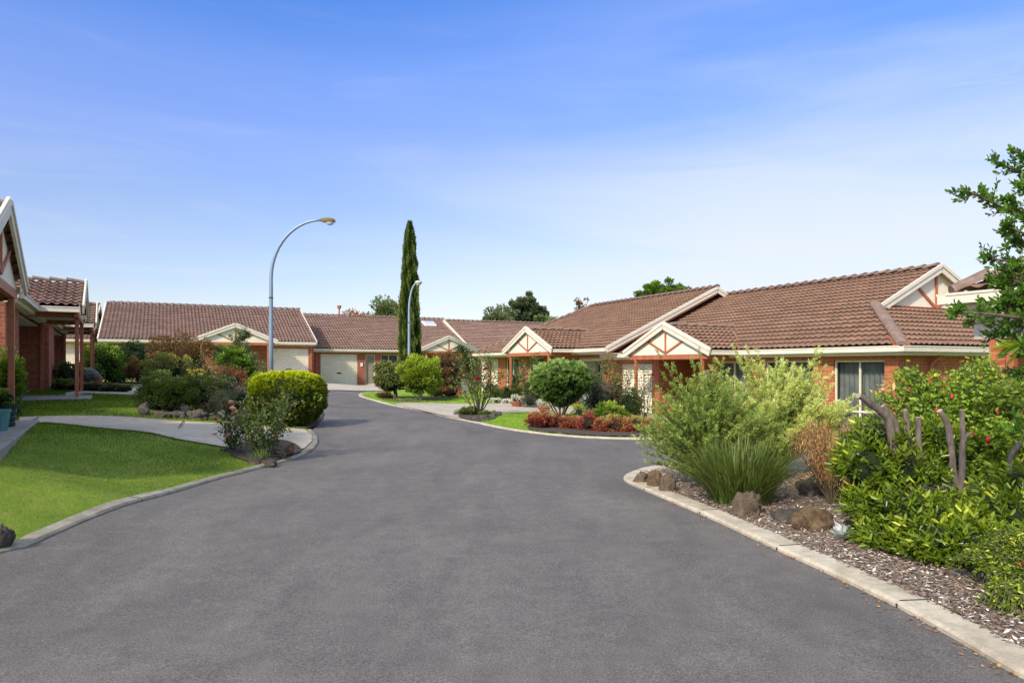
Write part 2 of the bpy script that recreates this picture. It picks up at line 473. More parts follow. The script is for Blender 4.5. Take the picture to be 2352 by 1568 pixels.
def off(line, w):
    line = [Vector((p[0], p[1])) for p in line]; out = []
    for i, p in enumerate(line):
        d = (line[min(i+1, len(line)-1)]-line[max(i-1, 0)]).normalized(); out.append(p+Vector((-d.y, d.x))*w)
    return out

# left lawn covers everything between kerb and the row of porches
lk = [p for p in off(left_s, .13)]
lawn_left = lk+[p.xy+Vector((-.12, .05)) for p in back_left]+[Vector((-27, 34)), Vector((-22, 24)), Vector((-14, 8)), Vector((-9.5, -4))]
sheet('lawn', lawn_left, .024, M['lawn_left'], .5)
# strip beyond the branch road, in front of the far row
lawn_far = g((735, 896), (725, 893), (640, 887), (500, 883), (318, 879.5), (222, 878), (120, 876))+[Vector((-30, 38)), Vector((-24, 46)), Vector((-10, 52)), Vector((-2, 52)), Vector((-4, 46))]
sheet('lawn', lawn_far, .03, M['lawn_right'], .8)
ik = off(isl_s, .15)
lawn_right = ik+[Vector((22, 12)), Vector((16, 24)), Vector((6, 44)), Vector((2, 52)), Vector((-5.2, 48))]
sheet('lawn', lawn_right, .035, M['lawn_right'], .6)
# planted bed on the right
nk = off(nose_s, .2)
sheet('garden_bed', nk+[Vector((14, -4)), Vector((16, 2))], .03, M['mulch'], .35, wob=.012)

# concrete
path_near = g((45, 962), (330, 964), (500, 975), (640, 984), (700, 990), (716, 1003), (716, 1018), (700, 1034), (660, 1047), (520, 1032), (400, 1012), (260, 990), (100, 975), (40, 978))
sheet('path', path_near, .047, M['drive'], .4)
jm = MB()
for a, b in (((422, 970), (396, 1010)), ((88, 963), (62, 976))):
    p, q = G(*a), G(*b); jm.bar(p+Vector((0, 0, .05)), q+Vector((0, 0, .05)), .02, .006)
jo = jm.build('path_joint', M['metal_dark']); tag(jo, kind='structure')
path_far = g((150, 905), (195, 899), (260, 896), (318, 893), (335, 893), (335, 912), (260, 909), (200, 907), (150, 915))
sheet('path', path_far, .047, M['drive'], .5)
sheet('driveway', g((722, 883.5), (862, 884), (905, 889), (915, 897), (745, 897)), .04, M['drive'], .8)
sheet('driveway', g((600, 875.5), (725, 877), (727, 893.5), (620, 887)), .04, M['drive'], .8)
drive_r = g((903, 931), (925, 927.5), (1180, 928), (1262, 932), (1330, 936), (1395, 940))+[Vector((5.2, 24.6)), Vector((7.2, 21.5)), Vector((6.4, 19.2))]+g((1470, 978), (1400, 962), (1300, 952), (1245, 950), (1150, 954), (1095, 964), (1050, 963), (980, 948))
sheet('driveway', drive_r, .05, M['drive'], .6)
# planted beds on the island side
sheet('garden_bed', smooth_line(g((1047, 958), (1075, 945), (1110, 944), (1148, 956), (1140, 964), (1100, 972), (1065, 966)), 2, True), .06, M['soil'], .3)
sheet('garden_bed', smooth_line(g((1208, 991), (1215, 975), (1260, 958), (1330, 950), (1420, 962), (1520, 990), (1560, 1000), (1540, 1008), (1430, 1007), (1350, 1004), (1280, 999)), 2, True), .062, M['soil'], .35)
sheet('garden_bed', smooth_line(g((868, 918), (895, 912), (960, 912), (1045, 914), (1045, 919), (960, 925), (905, 925)), 2, True), .05, M['soil'], .5)
sheet('garden_bed', smooth_line(g((515, 1042), (560, 1018), (620, 1012), (668, 1018), (700, 1040), (668, 1052), (600, 1072), (555, 1062)), 2, True), .056, M['soil'], .3)
sheet('garden_bed', smooth_line(g((318, 962), (330, 948), (560, 955), (660, 984), (712, 987), (735, 975), (745, 940), (600, 905), (330, 905), (316, 940)), 1, True), .042, M['soil'], .5)
sheet('garden_bed', smooth_line(g((118, 901), (150, 880), (300, 888), (303, 903), (200, 906)), 1, True), .045, M['soil'], .5)
# ---------------------------------------------------------------- building kit
# A house stands in its own frame: x runs along the front (left to right as seen from the front), y runs
# inward from the eave line, z is up from its base.
def rot2(v, a): return Vector((v[0]*cos(a)-v[1]*sin(a), v[0]*sin(a)+v[1]*cos(a)))

class House:
    def __init__(s, label, origin, u, base, gutter_abs, run, rise, length, brick, tile, name='brick_house', inset=.5, group='attached brick houses around the court', depth=None):
        s.o = Vector((origin[0], origin[1])); s.u = Vector(u).normalized(); s.n = Vector((s.u.y, -s.u.x))
        s.a = math.atan2(s.u.y, s.u.x); s.base = base; s.zg = gutter_abs-base
        s.run, s.rise, s.len = run, rise, length; s.inset = inset; s.pitch = math.atan2(rise, run)
        s.brick, s.tile = brick, tile
        s.root = tag(empty(name, (origin[0], origin[1], base), s.a), label, 'house', group)
    def lx(s, px, yoff=0.0):                  # frame x position -> local x on the plane y = yoff
        r = (px-CX)/FPX; p = s.o-s.n*yoff
        return (r*p.y-p.x)/(s.u.x-r*s.u.y)
    def lz(s, px, py, yoff=0.0):
        x = s.lx(px, yoff); p = s.o-s.n*yoff+s.u*x
        return EYE-(py-HY)/FPX*p.y-s.base
    def world(s, x, y, z): 
        p = s.o+s.u*x-s.n*y; return Vector((p.x, p.y, s.base+z))

def tile_roof(name, O, e, g, width, length, mat, parent, clips=(), pm=.20, cm=.32, sub=6, amp=.019, lip=.052):
    if mat is M['tile_grey'] and amp < .025: amp *= 1.5; lip *= 1.15
    """Tiled roof plane: O corner, e unit along the eave, g unit up the slope."""
    O, e, g = Vector(O), Vector(e).normalized(), Vector(g).normalized(); n = e.cross(g).normalized()
    if n.z < 0: n = -n
    ns = max(2, int(round(width/pm*sub))); S = np.linspace(0, width, ns+1)
    nc = max(1, int(math.ceil(length/cm))); ts = []; hs = []
    for c in range(nc):
        t0, t1 = c*cm, min((c+1)*cm, length)
        if c: ts += [t0+.05, t0]; hs += [-.008, .030]
        ts += [t0, t1]; hs += [lip, .004]
        if t1 >= length: break
    ts, hs = np.array(ts), np.array(hs)
    ph = (S/pm) % 1.0
    prof = amp*np.clip(np.sin(ph*2*pi)*1.3, -.6, 1.0)
    jit = np.array([random.uniform(-.004, .004) for _ in ts])
    o_, e_, g_, n_ = [np.array(v) for v in (O, e, g, n)]
    P = (o_+S[None, :, None]*e_+ts[:, None, None]*g_+(hs[:, None]+jit[:, None]+prof[None, :]+.02)[:, :, None]*n_)
    nr, ncol = len(ts), len(S)
    verts = P.reshape(-1, 3)
    I = (np.arange(nr-1)[:, None]*ncol+np.arange(ncol-1)[None, :]).ravel()
    F = np.stack([I, I+1, I+1+ncol, I+ncol], 1)
    if n.dot(e.cross(g)) < 0: F = F[:, ::-1]
    me = bpy.data.meshes.new(name); me.from_pydata(verts.tolist(), [], F.tolist()); me.update()
    uv = me.uv_layers.new(name='UVMap')
    li = np.empty(len(me.loops), int); me.loops.foreach_get('vertex_index', li)
    SS, TT = np.meshgrid(S, ts); uvv = np.stack([SS.ravel(), TT.ravel()], 1)
    fcen = uvv[F].mean(1)
    loops = uvv[li].copy()
    loops[:, 1] = np.repeat(fcen[:, 1], 4)            # whole course shares its tone
    uv.data.foreach_set('uv', loops.ravel())
    if clips:
        bm = bmesh.new(); bm.from_mesh(me)
        for cp, cn in clips:                          # keep the side the normal points to
            bmesh.ops.bisect_plane(bm, geom=bm.verts[:]+bm.edges[:]+bm.faces[:], plane_co=Vector(cp), plane_no=Vector(cn), clear_inner=True, clear_outer=False)
        bm.to_mesh(me); bm.free()
    me.materials.append(mat)
    me.update()
    o = link(name, me, parent)
    return o

def ridge_caps(name, p, q, mat, parent, r=.13, seg=.4, bed=None):
    p, q = Vector(p), Vector(q); L = (q-p).length; n = max(1, int(L/seg)); d = (q-p)/n
    mb = MB(); side = d.normalized().cross(Vector((0, 0, 1))).normalized(); up = side.cross(d.normalized())
    for i in range(n):
        a = p+d*i; b = p+d*(i+1.08)
        rows = []
        for c, rr, lift in ((a, r*.95, .006), (b, r*1.16, .055)):
            rows.append([c+side*(rr*cos(t))+up*(rr*.62*sin(t)+lift) for t in np.linspace(-.12, pi+.12, 8)])
        k = len(mb.v)
        mb.v += [tuple(x) for x in rows[0]]+[tuple(x) for x in rows[1]]
        for j in range(7): mb.f.append((k+j, k+j+1, k+8+j+1, k+8+j))
        mb.f.append(tuple(k+j for j in range(7, -1, -1))); mb.f.append(tuple(k+8+j for j in range(8)))
    return mb.build(name, mat, parent)

def gutter(name, parent, x0, x1, z, y=0.0, h=.13, d=.12, axis='x', mat='cream'):
    """Gutter along local x (front edge at y-d) with a rolled lip; axis 'y' runs along local y at x=y."""
    mb = MB()
    if axis == 'x':
        mb.box(x0, x1, y-d, y-.004, z-h, z-.012); mb.box(x0-.004, x1+.004, y-d-.012, y-d+.012, z-.022, z+.008); mb.box(x0-.003, x1+.003, y-d-.005, y-d, z-h-.004, z-h+.02)
    else:
        s = 1 if d > 0 else -1
        mb.box(min(y, y+d), max(y, y+d), x0, x1, z-h, z-.012); mb.box(y+d-.012, y+d+.012, x0-.004, x1+.004, z-.022, z+.008)
    return mb.build(name, M[mat], parent)

def wall_front(mb, x0, x1, y, th, z0, z1, ops):          # ops: (xa, xb, za, zb), non overlapping in x
    ops = sorted(ops); c = x0
    for xa, xb, za, zb in ops:
        if xa > c: mb.box(c, xa, y, y+th, z0, z1)
        if za > z0+.01: mb.box(xa, xb, y+.0, y+th, z0, za)
        if zb < z1-.01: mb.box(xa, xb, y+.0, y+th, zb, z1)
        c = xb
    if c < x1: mb.box(c, x1, y, y+th, z0, z1)

def roller_door(h, x0, x1, z0, z1, y, handle=True, seal=True, label=None, lintel=True):
    mb = MB(); n = int((z1-z0)/.115); zs = []
    prof = []
    for i in range(n):
        a = z0+(z1-z0)*i/n; b = (z1-z0)/n
        prof += [(0, a), (-.003, a+b*.12), (-.034, a+b*.30), (-.034, a+b*.74), (-.003, a+b*.92)]
    prof.append((0, z1))
    for (ya, za), (yb, zb) in zip(prof, prof[1:]):
        mb.quad((x0, y+ya, za), (x1, y+ya, za), (x1, y+yb, zb), (x0, y+yb, zb))
    d = mb.build('garage_door', M['door_cream'], h.root)
    if label: tag(d, label)
    if handle:
        k = MB(); xc = (x0+x1)/2
        k.box(xc-.13, xc+.13, y-.07, y-.036, z0+.83, z0+.87); k.box(xc-.15, xc+.15, y-.042, y-.035, z0+.80, z0+.90)
        k.build('handle', M['metal_dark'], d)
    b = MB(); b.box(x0, x1, y-.02, y+.03, z0-.0, z0+.035); b.build('bottom_rail', M['cream'], d)
    if lintel:
        l = MB(); l.box(x0-.06, x1+.06, h.inset-.02, h.inset+.06, z1-.0, z1+.14)
        l.build('lintel', M['terra'], h.root)

def window(h, x0, x1, z0, z1, y, split=.5, transom=None, curtain=True, axis='x'):
    fr = MB(); w = .05; d = .07
    fr.box(x0, x0+w, y, y+d, z0, z1); fr.box(x1-w, x1, y, y+d, z0, z1)
    fr.box(x0+w, x1-w, y, y+d, z1-w, z1); fr.box(x0+w, x1-w, y, y+d, z0, z0+w)
    xm = x0+(x1-x0)*split
    za = z0+w
    if transom: fr.box(x0+w, x1-w, y-.005, y+d-.004, z0+transom, z0+transom+w); za = z0+transom+w
    if split: fr.box(xm-w/2, xm+w/2, y+.003, y+d-.003, z0+w, z1-w)
    f = fr.build('window', M['frame'], h.root, bevel=.006)
    p = MB()
    p.quad((x0+w*.5, y+d*.5, z0+w*.5), (x1-w*.5, y+d*.5, z0+w*.5), (x1-w*.5, y+d*.5, z1-w*.5), (x0+w*.5, y+d*.5, z1-w*.5))
    p.build('pane', M['glass'], f)
    if curtain:
        c = MB(); n = int((x1-x0)/.03)
        for i in range(n):
            a, b = x0+(x1-x0)*i/n, x0+(x1-x0)*(i+1)/n
            c.quad((a, y+.2+.025*sin(i*1.3+x0), z0-.1), (b, y+.2+.025*sin((i+1)*1.3+x0), z0-.1), (b, y+.2+.02*sin((i+1)*1.3+x0), z1+.02), (a, y+.2+.02*sin(i*1.3+x0), z1+.02))
        c.build('curtain', M['curtain'], f, smooth=True)
    s = MB(); s.box(x0-.02, x1+.02, y-.11, y+.0, z0-.07, z0-.005); s.build('sill', h.brick, f)
    return f

def porch(h, xc, half=2.2, out=1.1, rise=1.02, zf=None, post_h=None, back=2.6, posts=(True, True), battens=True, zpost0=0.0, soff=True, base_plates=True, post_in=None):
    """Gabled entry porch projecting from the eave."""
    zg = h.zg; p = h.root; y0 = -out
    tp = math.atan2(rise, half); gl = half/cos(tp)
    mainn = Vector((0, -sin(h.pitch), cos(h.pitch)))          # keep what lies above the main roof
    clip = ((0, 0, zg+.01), mainn)
    depth = out+rise/math.tan(h.pitch)+.5
    for sx in (-1, 1):
        # corner at gable front eave
        O = (xc+sx*half, y0+.02, zg); g = (-sx*cos(tp), 0, sin(tp))
        tile_roof('porch_roof', O, (0, 1, 0), g, depth, gl, h.tile, p, [clip], sub=6, amp=.03, lip=.068)
    rp, rq = Vector((xc, y0+.02, zg+rise+.03)), Vector((xc, y0+.02+out+rise/math.tan(h.pitch), zg+rise+.03))
    ridge_caps('porch_ridge', rp, rq, M['ridge'], p, r=.12)
    # valley flashing
    for sx in (-1, 1):
        v = MB(); a = Vector((xc+sx*half, 0, zg+.03)); b = Vector((xc, rise/math.tan(h.pitch), zg+rise+.03))
        v.bar(a+Vector((0, -.0, .01)), b+Vector((0, 0, .01)), .12, .03, mainn); v.build('valley_mortar', M['ridge_bed'], p)
    # bargeboards
    for sx in (-1, 1):
        m = MB(); a = Vector((xc+sx*(half+.10), y0-.02, zg-.055)); b = Vector((xc+sx*.001, y0-.02, zg+rise+.045-.0))
        m.bar(a, b, .045, .25, Vector((sx*sin(tp), 0, cos(tp))))
        m.bar(a+Vector((0, -.03, .055)), b+Vector((0, -.03, .055)), .03, .07, Vector((sx*sin(tp), 0, cos(tp))))
        m.build('bargeboard', M['cream'], p)
    # gable panel
    zb = zg-.10; k = half*.985
    m = MB(); y = y0+.10
    m.poly([(xc-k, y, zb), (xc+k, y, zb), (xc, y, zg+rise-.06)]); m.poly([(xc-k, y+.05, zb), (xc, y+.05, zg+rise-.06), (xc+k, y+.05, zb)])
    gp = m.build('gable_panel', M['cream_panel'], p)
    if battens:
        for dx, top in ((0, 1.0), (-1, .0), (1, .0)):
            m = MB()
            if dx == 0: m.bar((xc, y-.02, zb+.04), (xc, y-.02, zg+rise-.20), .06, .04, (0, 1, 0))
            else: m.bar((xc+dx*.03, y-.018, zb+.06), (xc+dx*half*.47, y-.018, zb+.06+(rise+.1)*.46), .06, .036, (0, 1, 0))
            m.build('gable_batten', M['terra'], gp)
    # beams
    pi_ = half-.42 if post_in is None else post_in
    yb = y0+.14
    m = MB(); m.box(xc-half+.08, xc+half-.08, yb-.05, yb+.05, zb-.15, zb-.002); m.build('porch_beam', M['terra'], p)
    for sx in (-1, 1):
        m = MB(); x = xc+sx*pi_; m.box(x-.04, x+.04, yb+.052, h.inset+.9, zb-.148, zb-.004); m.build('side_beam', M['terra'], p)
        gutter('gutter', p, y0+.06, -.02, zg, xc+sx*(half-.02), axis='y', d=sx*.12)
    if soff:
        m = MB(); m.box(xc-half+.1, xc+half-.1, yb+.054, h.inset+1.6, zb-.02, zb+.0-.006+.002); m.build('porch_ceiling', M['soffit'], p)
    for sx, on in zip((-1, 1), posts):
        if not on: continue
        x = xc+sx*pi_
        m = MB(); m.box(x-.047, x+.047, yb-.047, yb+.047, zpost0+.05, zb-.151)
        po = m.build('porch_post', M['terra'], p, bevel=.006)
        b = MB(); b.box(x-.015, x+.015, yb-.015, yb+.015, zpost0-.1, zpost0+.06); b.build('post_foot', M['metal_dark'], po)

def main_roof(h, x0, x1, hip_left=False, hip_right=False, gable_cut=0.0, back=True):
    """Front and back roof planes with ridge; hips clipped at 45 degrees in plan."""
    p = h.root; zg = h.zg; g = (0, cos(h.pitch), sin(h.pitch)); L = h.run/cos(h.pitch)
    cl = []
    if hip_left: cl.append(((x0, 0, 0), Vector((1, -hip_left, 0)).normalized()))
    if hip_right: cl.append(((x1, 0, 0), Vector((-1, -hip_right, 0)).normalized()))
    if gable_cut:
        # hip only below the little gable: clip afterwards by building two pieces
        a = tile_roof('roof', (x0, 0, zg), (1, 0, 0), g, x1-gable_cut-x0, L, h.tile, p, [c for c in cl[:1]] if hip_left else [])
        tile_roof('roof', (x1-gable_cut, 0, zg), (1, 0, 0), g, gable_cut, gable_cut/cos(h.pitch), h.tile, p, [((x1, 0, 0), Vector((-1, -1, 0)).normalized())])
    else:
        a = tile_roof('roof', (x0, 0, zg), (1, 0, 0), g, x1-x0, L, h.tile, p, cl)
    if back:
        m = MB(); r = h.run
        m.quad((x0+(r*hip_left if hip_left else 0), r, zg+h.rise+.02), (x1-gable_cut, r, zg+h.rise+.02), (x1-gable_cut, 2*r, zg), (x0, 2*r, zg)); m.build('back_roof', h.tile, p)
    xa = x0+(h.run*hip_left if hip_left else .0); xb = x1-(gable_cut if gable_cut else (h.run*hip_right if hip_right else 0))
    ridge_caps('ridge_cap', (xa, h.run, zg+h.rise+.03), (xb, h.run, zg+h.rise+.03), M['ridge'], a)
    return a

def eaves(h, x0, x1, skip=()):
    segs = []; c = x0
    for a, b in sorted(skip):
        if a > c: segs.append((c, a))
        c = b
    if c < x1: segs.append((c, x1))
    for a, b in segs:
        gutter('gutter', h.root, a, b, h.zg, 0)
    m = MB(); m.box(x0+.01, x1-.01, .002, .026, h.zg-.2, h.zg-.02); m.build('fascia', M['cream'], h.root)
    m = MB(); m.box(x0+.02, x1-.02, .03, h.inset+.02, h.zg-.215, h.zg-.195); m.build('soffit', M['soffit'], h.root)

def verge(h, x, side=1, over=.12, y1=None, batten=True, y0=0.0, back=True, width=.24):
    """Bargeboard along the sloping end of the main roof at local x."""
    tp = h.pitch; up = Vector((0, -sin(tp), cos(tp))); L = h.run if y1 is None else y1
    xa = x+side*.02; m = MB()
    for ya, yb, s in ((y0-.05, L, 1),)+(((2*h.run, L, -1),) if back else ()):
        za, zb = h.zg+(ya if s == 1 else (2*h.run-ya))*math.tan(tp), h.zg+h.rise*(L/h.run)
        u = up if s == 1 else Vector((0, sin(tp), cos(tp)))
        m.bar((xa, ya, za-.05), (xa, yb, zb-.05), .04, width, u)
        m.bar((xa+side*.03, ya, za+.02), (xa+side*.03, yb, zb+.02), .03, .10, u)
    if side == 1:
        k = MB(); za, zb = h.zg, h.zg+h.rise
        k.bar((x+.0, y0, za-.20), (x+.0, L, zb-.20), .03, .10, up); k.build('barge_flashing', M['terra'], h.root)
    return m.build('bargeboard', M['cream'], h.root)

def shell(h, x0, x1, ops, y=None, th=.11, depth=None, z0=-.6, gables=(True, True), ztop=None):
    """Brick walls: front with openings, two ends carried up into the gables, back wall, floor."""
    y = h.inset if y is None else y; depth = depth or 2*h.run-h.inset; zt = h.zg-.19 if ztop is None else ztop
    m = MB(); wall_front(m, x0, x1, y, th, z0, zt, ops)
    m.box(x0, x1, depth-th, depth, z0, zt)
    for x, gb in ((x0, gables[0]), (x1-th, gables[1])):
        m.box(x, x+th, y+th+.001, depth-th-.001, z0, zt-.001)
        if gb:
            zr = h.zg+h.rise-.1; t = math.tan(h.pitch)
            for xx, flip in ((x, 1), (x+th, -1)):
                pts = [(xx, y+.02, zt-.002), (xx, depth-.02, zt-.002), (xx, h.run, zt-.002+(h.run-y)*t)]
                m.poly(pts[::-1] if flip == 1 else pts)
    w = m.build('wall', h.brick, h.root)
    f = MB(); f.box(x0+th, x1-th, y+th, depth-th, -.12, -.02); f.build('floor', M['dark'], h.root)
    f = MB(); f.box(x0+.02, x1-.02, y+1.2, depth-.02, zt-.06, zt-.03); f.build('ceiling', M['dark'], h.root)
    return w

def post_pipe(h, x, y, z0, z1, name='drainpipe', w=.07, mat='terra'):
    m = MB(); m.box(x-w/2, x+w/2, y-w, y-.002, z0, z1); return m.build(name, M[mat], h.root)

def screen_door(h, x0, x1, z0, z1, y):
    m = MB(); w = .07
    m.box(x0, x0+w, y, y+.05, z0, z1); m.box(x1-w, x1, y, y+.05, z0, z1); m.box(x0+w, x1-w, y, y+.05, z1-w, z1); m.box(x0+w, x1-w, y, y+.05, z0, z0+.1)
    d = m.build('door', M['frame'], h.root)
    k = MB(); k.box(x0+w, x1-w, y+.04, y+.045, z0+.1, z1-w); k.build('door_leaf', M['metal_dark'], d)
    k = MB(); s = .12; n = int(((x1-x0)+(z1-z0))/s)
    for i in range(-n, n):
        for sg in (1, -1):
            c = i*s; pts = []
            for t in np.linspace(0, 1, 41):
                xx = x0+w+(x1-x0-2*w)*t; zz = z0+1+c+sg*(xx-x0)*1.6
                if z0+.1 < zz < z1-w: pts.append((xx, zz))
            if len(pts) > 1: k.bar((pts[0][0], y+.03, pts[0][1]), (pts[-1][0], y+.03, pts[-1][1]), .012, .008, (0, 1, 0))
    k.build('security_grille', M['frame'], d)
    k = MB(); k.box(x1-w-.03, x1-w+.02, y-.04, y, z0+.95, z0+1.1); k.build('handle', M['metal_dark'], d)

# ---------------------------------------------------------------- the far row (faces the court)
UF = (.891, .453)
# house A: behind the hedge
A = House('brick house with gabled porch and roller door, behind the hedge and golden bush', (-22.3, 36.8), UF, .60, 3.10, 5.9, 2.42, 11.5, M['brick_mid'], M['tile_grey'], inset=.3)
main_roof(A, 0, 11.5)
gx0, gx1 = A.lx(616, .4), A.lx(708, .4)
pcx = A.lx(541, -1.0)
ops = [(gx0, gx1, -.6, 2.12), (.9, 2.9, .3, 2.1), (3.9, 5.2, .3, 2.1), (pcx-.6, pcx+.5, -.6, 2.1)]
shell(A, .1, 11.4, ops)
eaves(A, 0, 11.5, [(pcx-2.15, pcx+2.15)])
verge(A, 11.5, 1); verge(A, 0, -1)
roller_door(A, gx0, gx1, -.02, 2.12, .40)
window(A, .9, 2.9, .3, 2.1, .36); window(A, 3.9, 5.2, .3, 2.1, .36)
screen_door(A, pcx-.6, pcx+.5, 0, 2.1, .4)
porch(A, pcx, half=2.2, out=1.0, rise=.84)
post_pipe(A, 11.25, .3, -.5, A.zg-.2)
# house B
B = House('brick house with roller garage door, mesh security door and skylight, behind the tall cypress', (-12.86, 45.0), UF, .34, 2.78, 6.5, 2.68, 11.3, M['brick_mid'], M['tile_grey'], inset=.3)
main_roof(B, -.4, 11.4)
gx0, gx1 = B.lx(735.6, .4), B.lx(820.3, .4)
dx0, dx1 = B.lx(839, .4), B.lx(861.5, .4)
wx0, wx1 = B.lx(875, .4), B.lx(913, .4)
pcx = B.lx(1024.5, -1.0)
ops = [(gx0, gx1, -.6, 2.12), (dx0, dx1, -.6, 2.1), (wx0, wx1, .5, 2.1), (pcx-1.0, pcx+.8, .4, 2.1)]
shell(B, -.2, 11.3, ops)
eaves(B, -.4, 11.4, [(pcx-2.05, pcx+2.05)])
verge(B, 11.4, 1)
roller_door(B, gx0, gx1, -.02, 2.12, .40)
screen_door(B, dx0, dx1, -.0, 2.1, .4)
window(B, wx0, wx1, .5, 2.1, .36, split=.45); window(B, pcx-1.0, pcx+.8, .4, 2.1, .36)
porch(B, pcx, half=2.1, out=1.6, rise=.84)
post_pipe(B, .0, .3, -.5, B.zg-.2)
m = MB(); xs, zs = B.lx(829, .45), 1.35
m.box(xs-.08, xs+.08, .24, .298, 1.28, 1.52); m.build('house_number_plate', M['white'], B.root)
# skylight and flue on the roof of B
t = math.tan(B.pitch); k1_, k2_ = B.lx(973, 4.9), B.lx(1000, 4.9)
m = MB(); ya, yb = 4.55, 5.45
up = Vector((0, -sin(B.pitch), cos(B.pitch)))
m.bar(((k1_+k2_)/2, ya, B.zg+ya*t+.14), ((k1_+k2_)/2, yb, B.zg+yb*t+.14), (k2_-k1_), .16, up)
sk = m.build('skylight', M['white'], B.root, bevel=.03)
m = MB(); m.bar(((k1_+k2_)/2, ya+.1, B.zg+(ya+.1)*t+.225), ((k1_+k2_)/2, yb-.1, B.zg+(yb-.1)*t+.225), (k2_-k1_)*.78, .03, up); m.build('pane', mat_paint('skylight_dome', (.5, .53, .55), .2), sk)
xf = B.lx(777, 7.5)
m = MB(); m.lathe([(.0, 1.9), (.06, 1.9), (.06, 3.05), (.13, 3.06), (.15, 3.2), (.17, 3.22), (.17, 3.3), (.0, 3.3)], (xf, 7.2, B.zg+.25), 14)
m.build('roof_flue', M['terra'], B.root)
# house C, mostly hidden
C = House('brick house at the back right whose roof shows between the cypress and the bright house', (-2.44, 49.0), UF, .10, 2.35, 6.6, 2.95, 9.6, M['brick_mid'], M['tile_grey'], inset=.3)
main_roof(C, 0, 9.4)
shell(C, .12, 9.2, [(1.2, 3.4, -.6, 2.0)])
eaves(C, 0, 9.4); verge(C, 0, -1); verge(C, 9.4, 1)
roller_door(C, 1.2, 3.4, -.02, 2.0, .40)
# house J far left
J = House('brick house with cream roller door glimpsed between the left porch posts', (-31.3, 35.4), (.891, .453), .90, 3.17, 5.6, 2.4, 8.1, M['brick_mid'], M['tile_grey'], inset=.3)
main_roof(J, 0, 8.1); g0, g1 = J.lx(120, .4), J.lx(192, .4)
shell(J, .1, 8.0, [(g0, g1, -.6, 2.05)]); eaves(J, 0, 8.1); verge(J, 8.1, 1)
roller_door(J, g0, g1, -.02, 2.05, .40)

# ---------------------------------------------------------------- the bright row on the right
UR = (.431, -.902)
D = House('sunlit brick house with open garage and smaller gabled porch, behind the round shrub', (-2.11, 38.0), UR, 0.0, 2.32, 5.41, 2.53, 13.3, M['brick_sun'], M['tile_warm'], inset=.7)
main_roof(D, 0, 13.3, hip_left=.67)
ridge_caps('hip_cap', (0, 0, D.zg+.02), (3.62, 5.41, D.zg+2.57), M['ridge'], D.root, r=.11)
# left hip plane
hv = Vector((5.41*.67, 5.41, 0)); gdir = Vector((3.62, 0, 2.53)).normalized()
tile_roof('hip_roof', (0, 10.8, D.zg), (0, -1, 0), gdir, 10.8, 3.62/ (3.62/sqrt(3.62**2+2.53**2)), D.tile, D.root, [((0, 0, 0), Vector((-1, .67, 0)).normalized()), ((0, 10.82, 0), Vector((-1, -.67, 0)).normalized())])
q = lambda px: D.lx(px, D.inset+.05)
ga0, ga1 = q(1101), q(1146); w10, w11 = q(1164), q(1194); w20, w21 = q(1217), q(1251); dd0, dd1 = q(1268), q(1302); gb0, gb1 = q(1326.5), q(1387)
gb1 = min(gb1, 12.3)
shell(D, .3, 12.66, [(ga0, ga1, -.7, 2.05), (w10, w11, .0, 2.05), (w20, w21, .0, 2.05), (dd0, dd1, -.7, 2.05), (gb0, gb1, -.7, 2.0)], z0=-.7, gables=(False, True))
DPX = 8.7
eaves(D, 0, 13.3, [(DPX-2.2, DPX+2.2)])
gutter('gutter', D.root, -.0, 10.8, D.zg, 0, axis='y', d=-.12)
verge(D, 13.3, 1)
roller_door(D, ga0, ga1, .12, 2.05, D.inset+.2)
window(D, w10, w11, .05, 2.05, D.inset+.06, transom=.6); window(D, w20, w21, .05, 2.05, D.inset+.06, transom=.6)
screen_door(D, dd0, dd1, -.05, 2.05, D.inset+.1)
# open garage interior
m = MB(); m.box(gb0+.01, gb1-.01, 1.9, 2.0, -.3, 2.0); m.box(gb0-.3, gb0-.25, .7, 2.0, -.3, 2.0)
gi = m.build('garage_interior', mat_paint('garage_lining', (.75, .75, .72), .8, .05), D.root)
m = MB(); m.box(gb0+.9, gb0+1.3, 1.86, 1.899, 1.3, 1.75); m.build('meter_box', M['metal_dark'], gi)
m = MB(); m.tube([(gb0, .96, 1.93), (gb1, .96, 1.93)], .1, 12); m.build('rolled_door', M['door_cream'], D.root)
m = MB(); m.box(gb0-.05, gb1+.05, D.inset-.03, D.inset+.07, 1.99, 2.13); m.build('lintel', M['terra'], D.root)
porch(D, DPX, half=2.25, out=1.15, rise=.88, zpost0=-.12)
post_pipe(D, .45, .7, -.5, D.zg-.2)
m = MB(); m.box(12.68, 12.75, .62, .69, -.5, D.zg-.2); m.build('drainpipe', M['terra'], D.root)

E = House('large sunlit brick house with wide curtained windows, behind the feathery shrub', (3.76, 27.2), UR, -.28, 2.09, 5.41, 2.49, 12.45, M['brick_sun'], M['tile_warm'], inset=.3)
LE = 12.45; GC = 2.63
main_roof(E, -.3, LE, gable_cut=GC)
ridge_caps('hip_cap', (LE, 0, E.zg+.03), (LE-GC, GC, E.zg+GC*math.tan(E.pitch)+.03), M['ridge'], E.root, r=.135, seg=.36)
m = MB(); m.bar((LE-.05, .05, E.zg+.03), (LE-.5, .5, E.zg+.03+.45*math.tan(E.pitch)), .36, .06); m.build('hip_mortar', M['ridge_bed'], E.root)
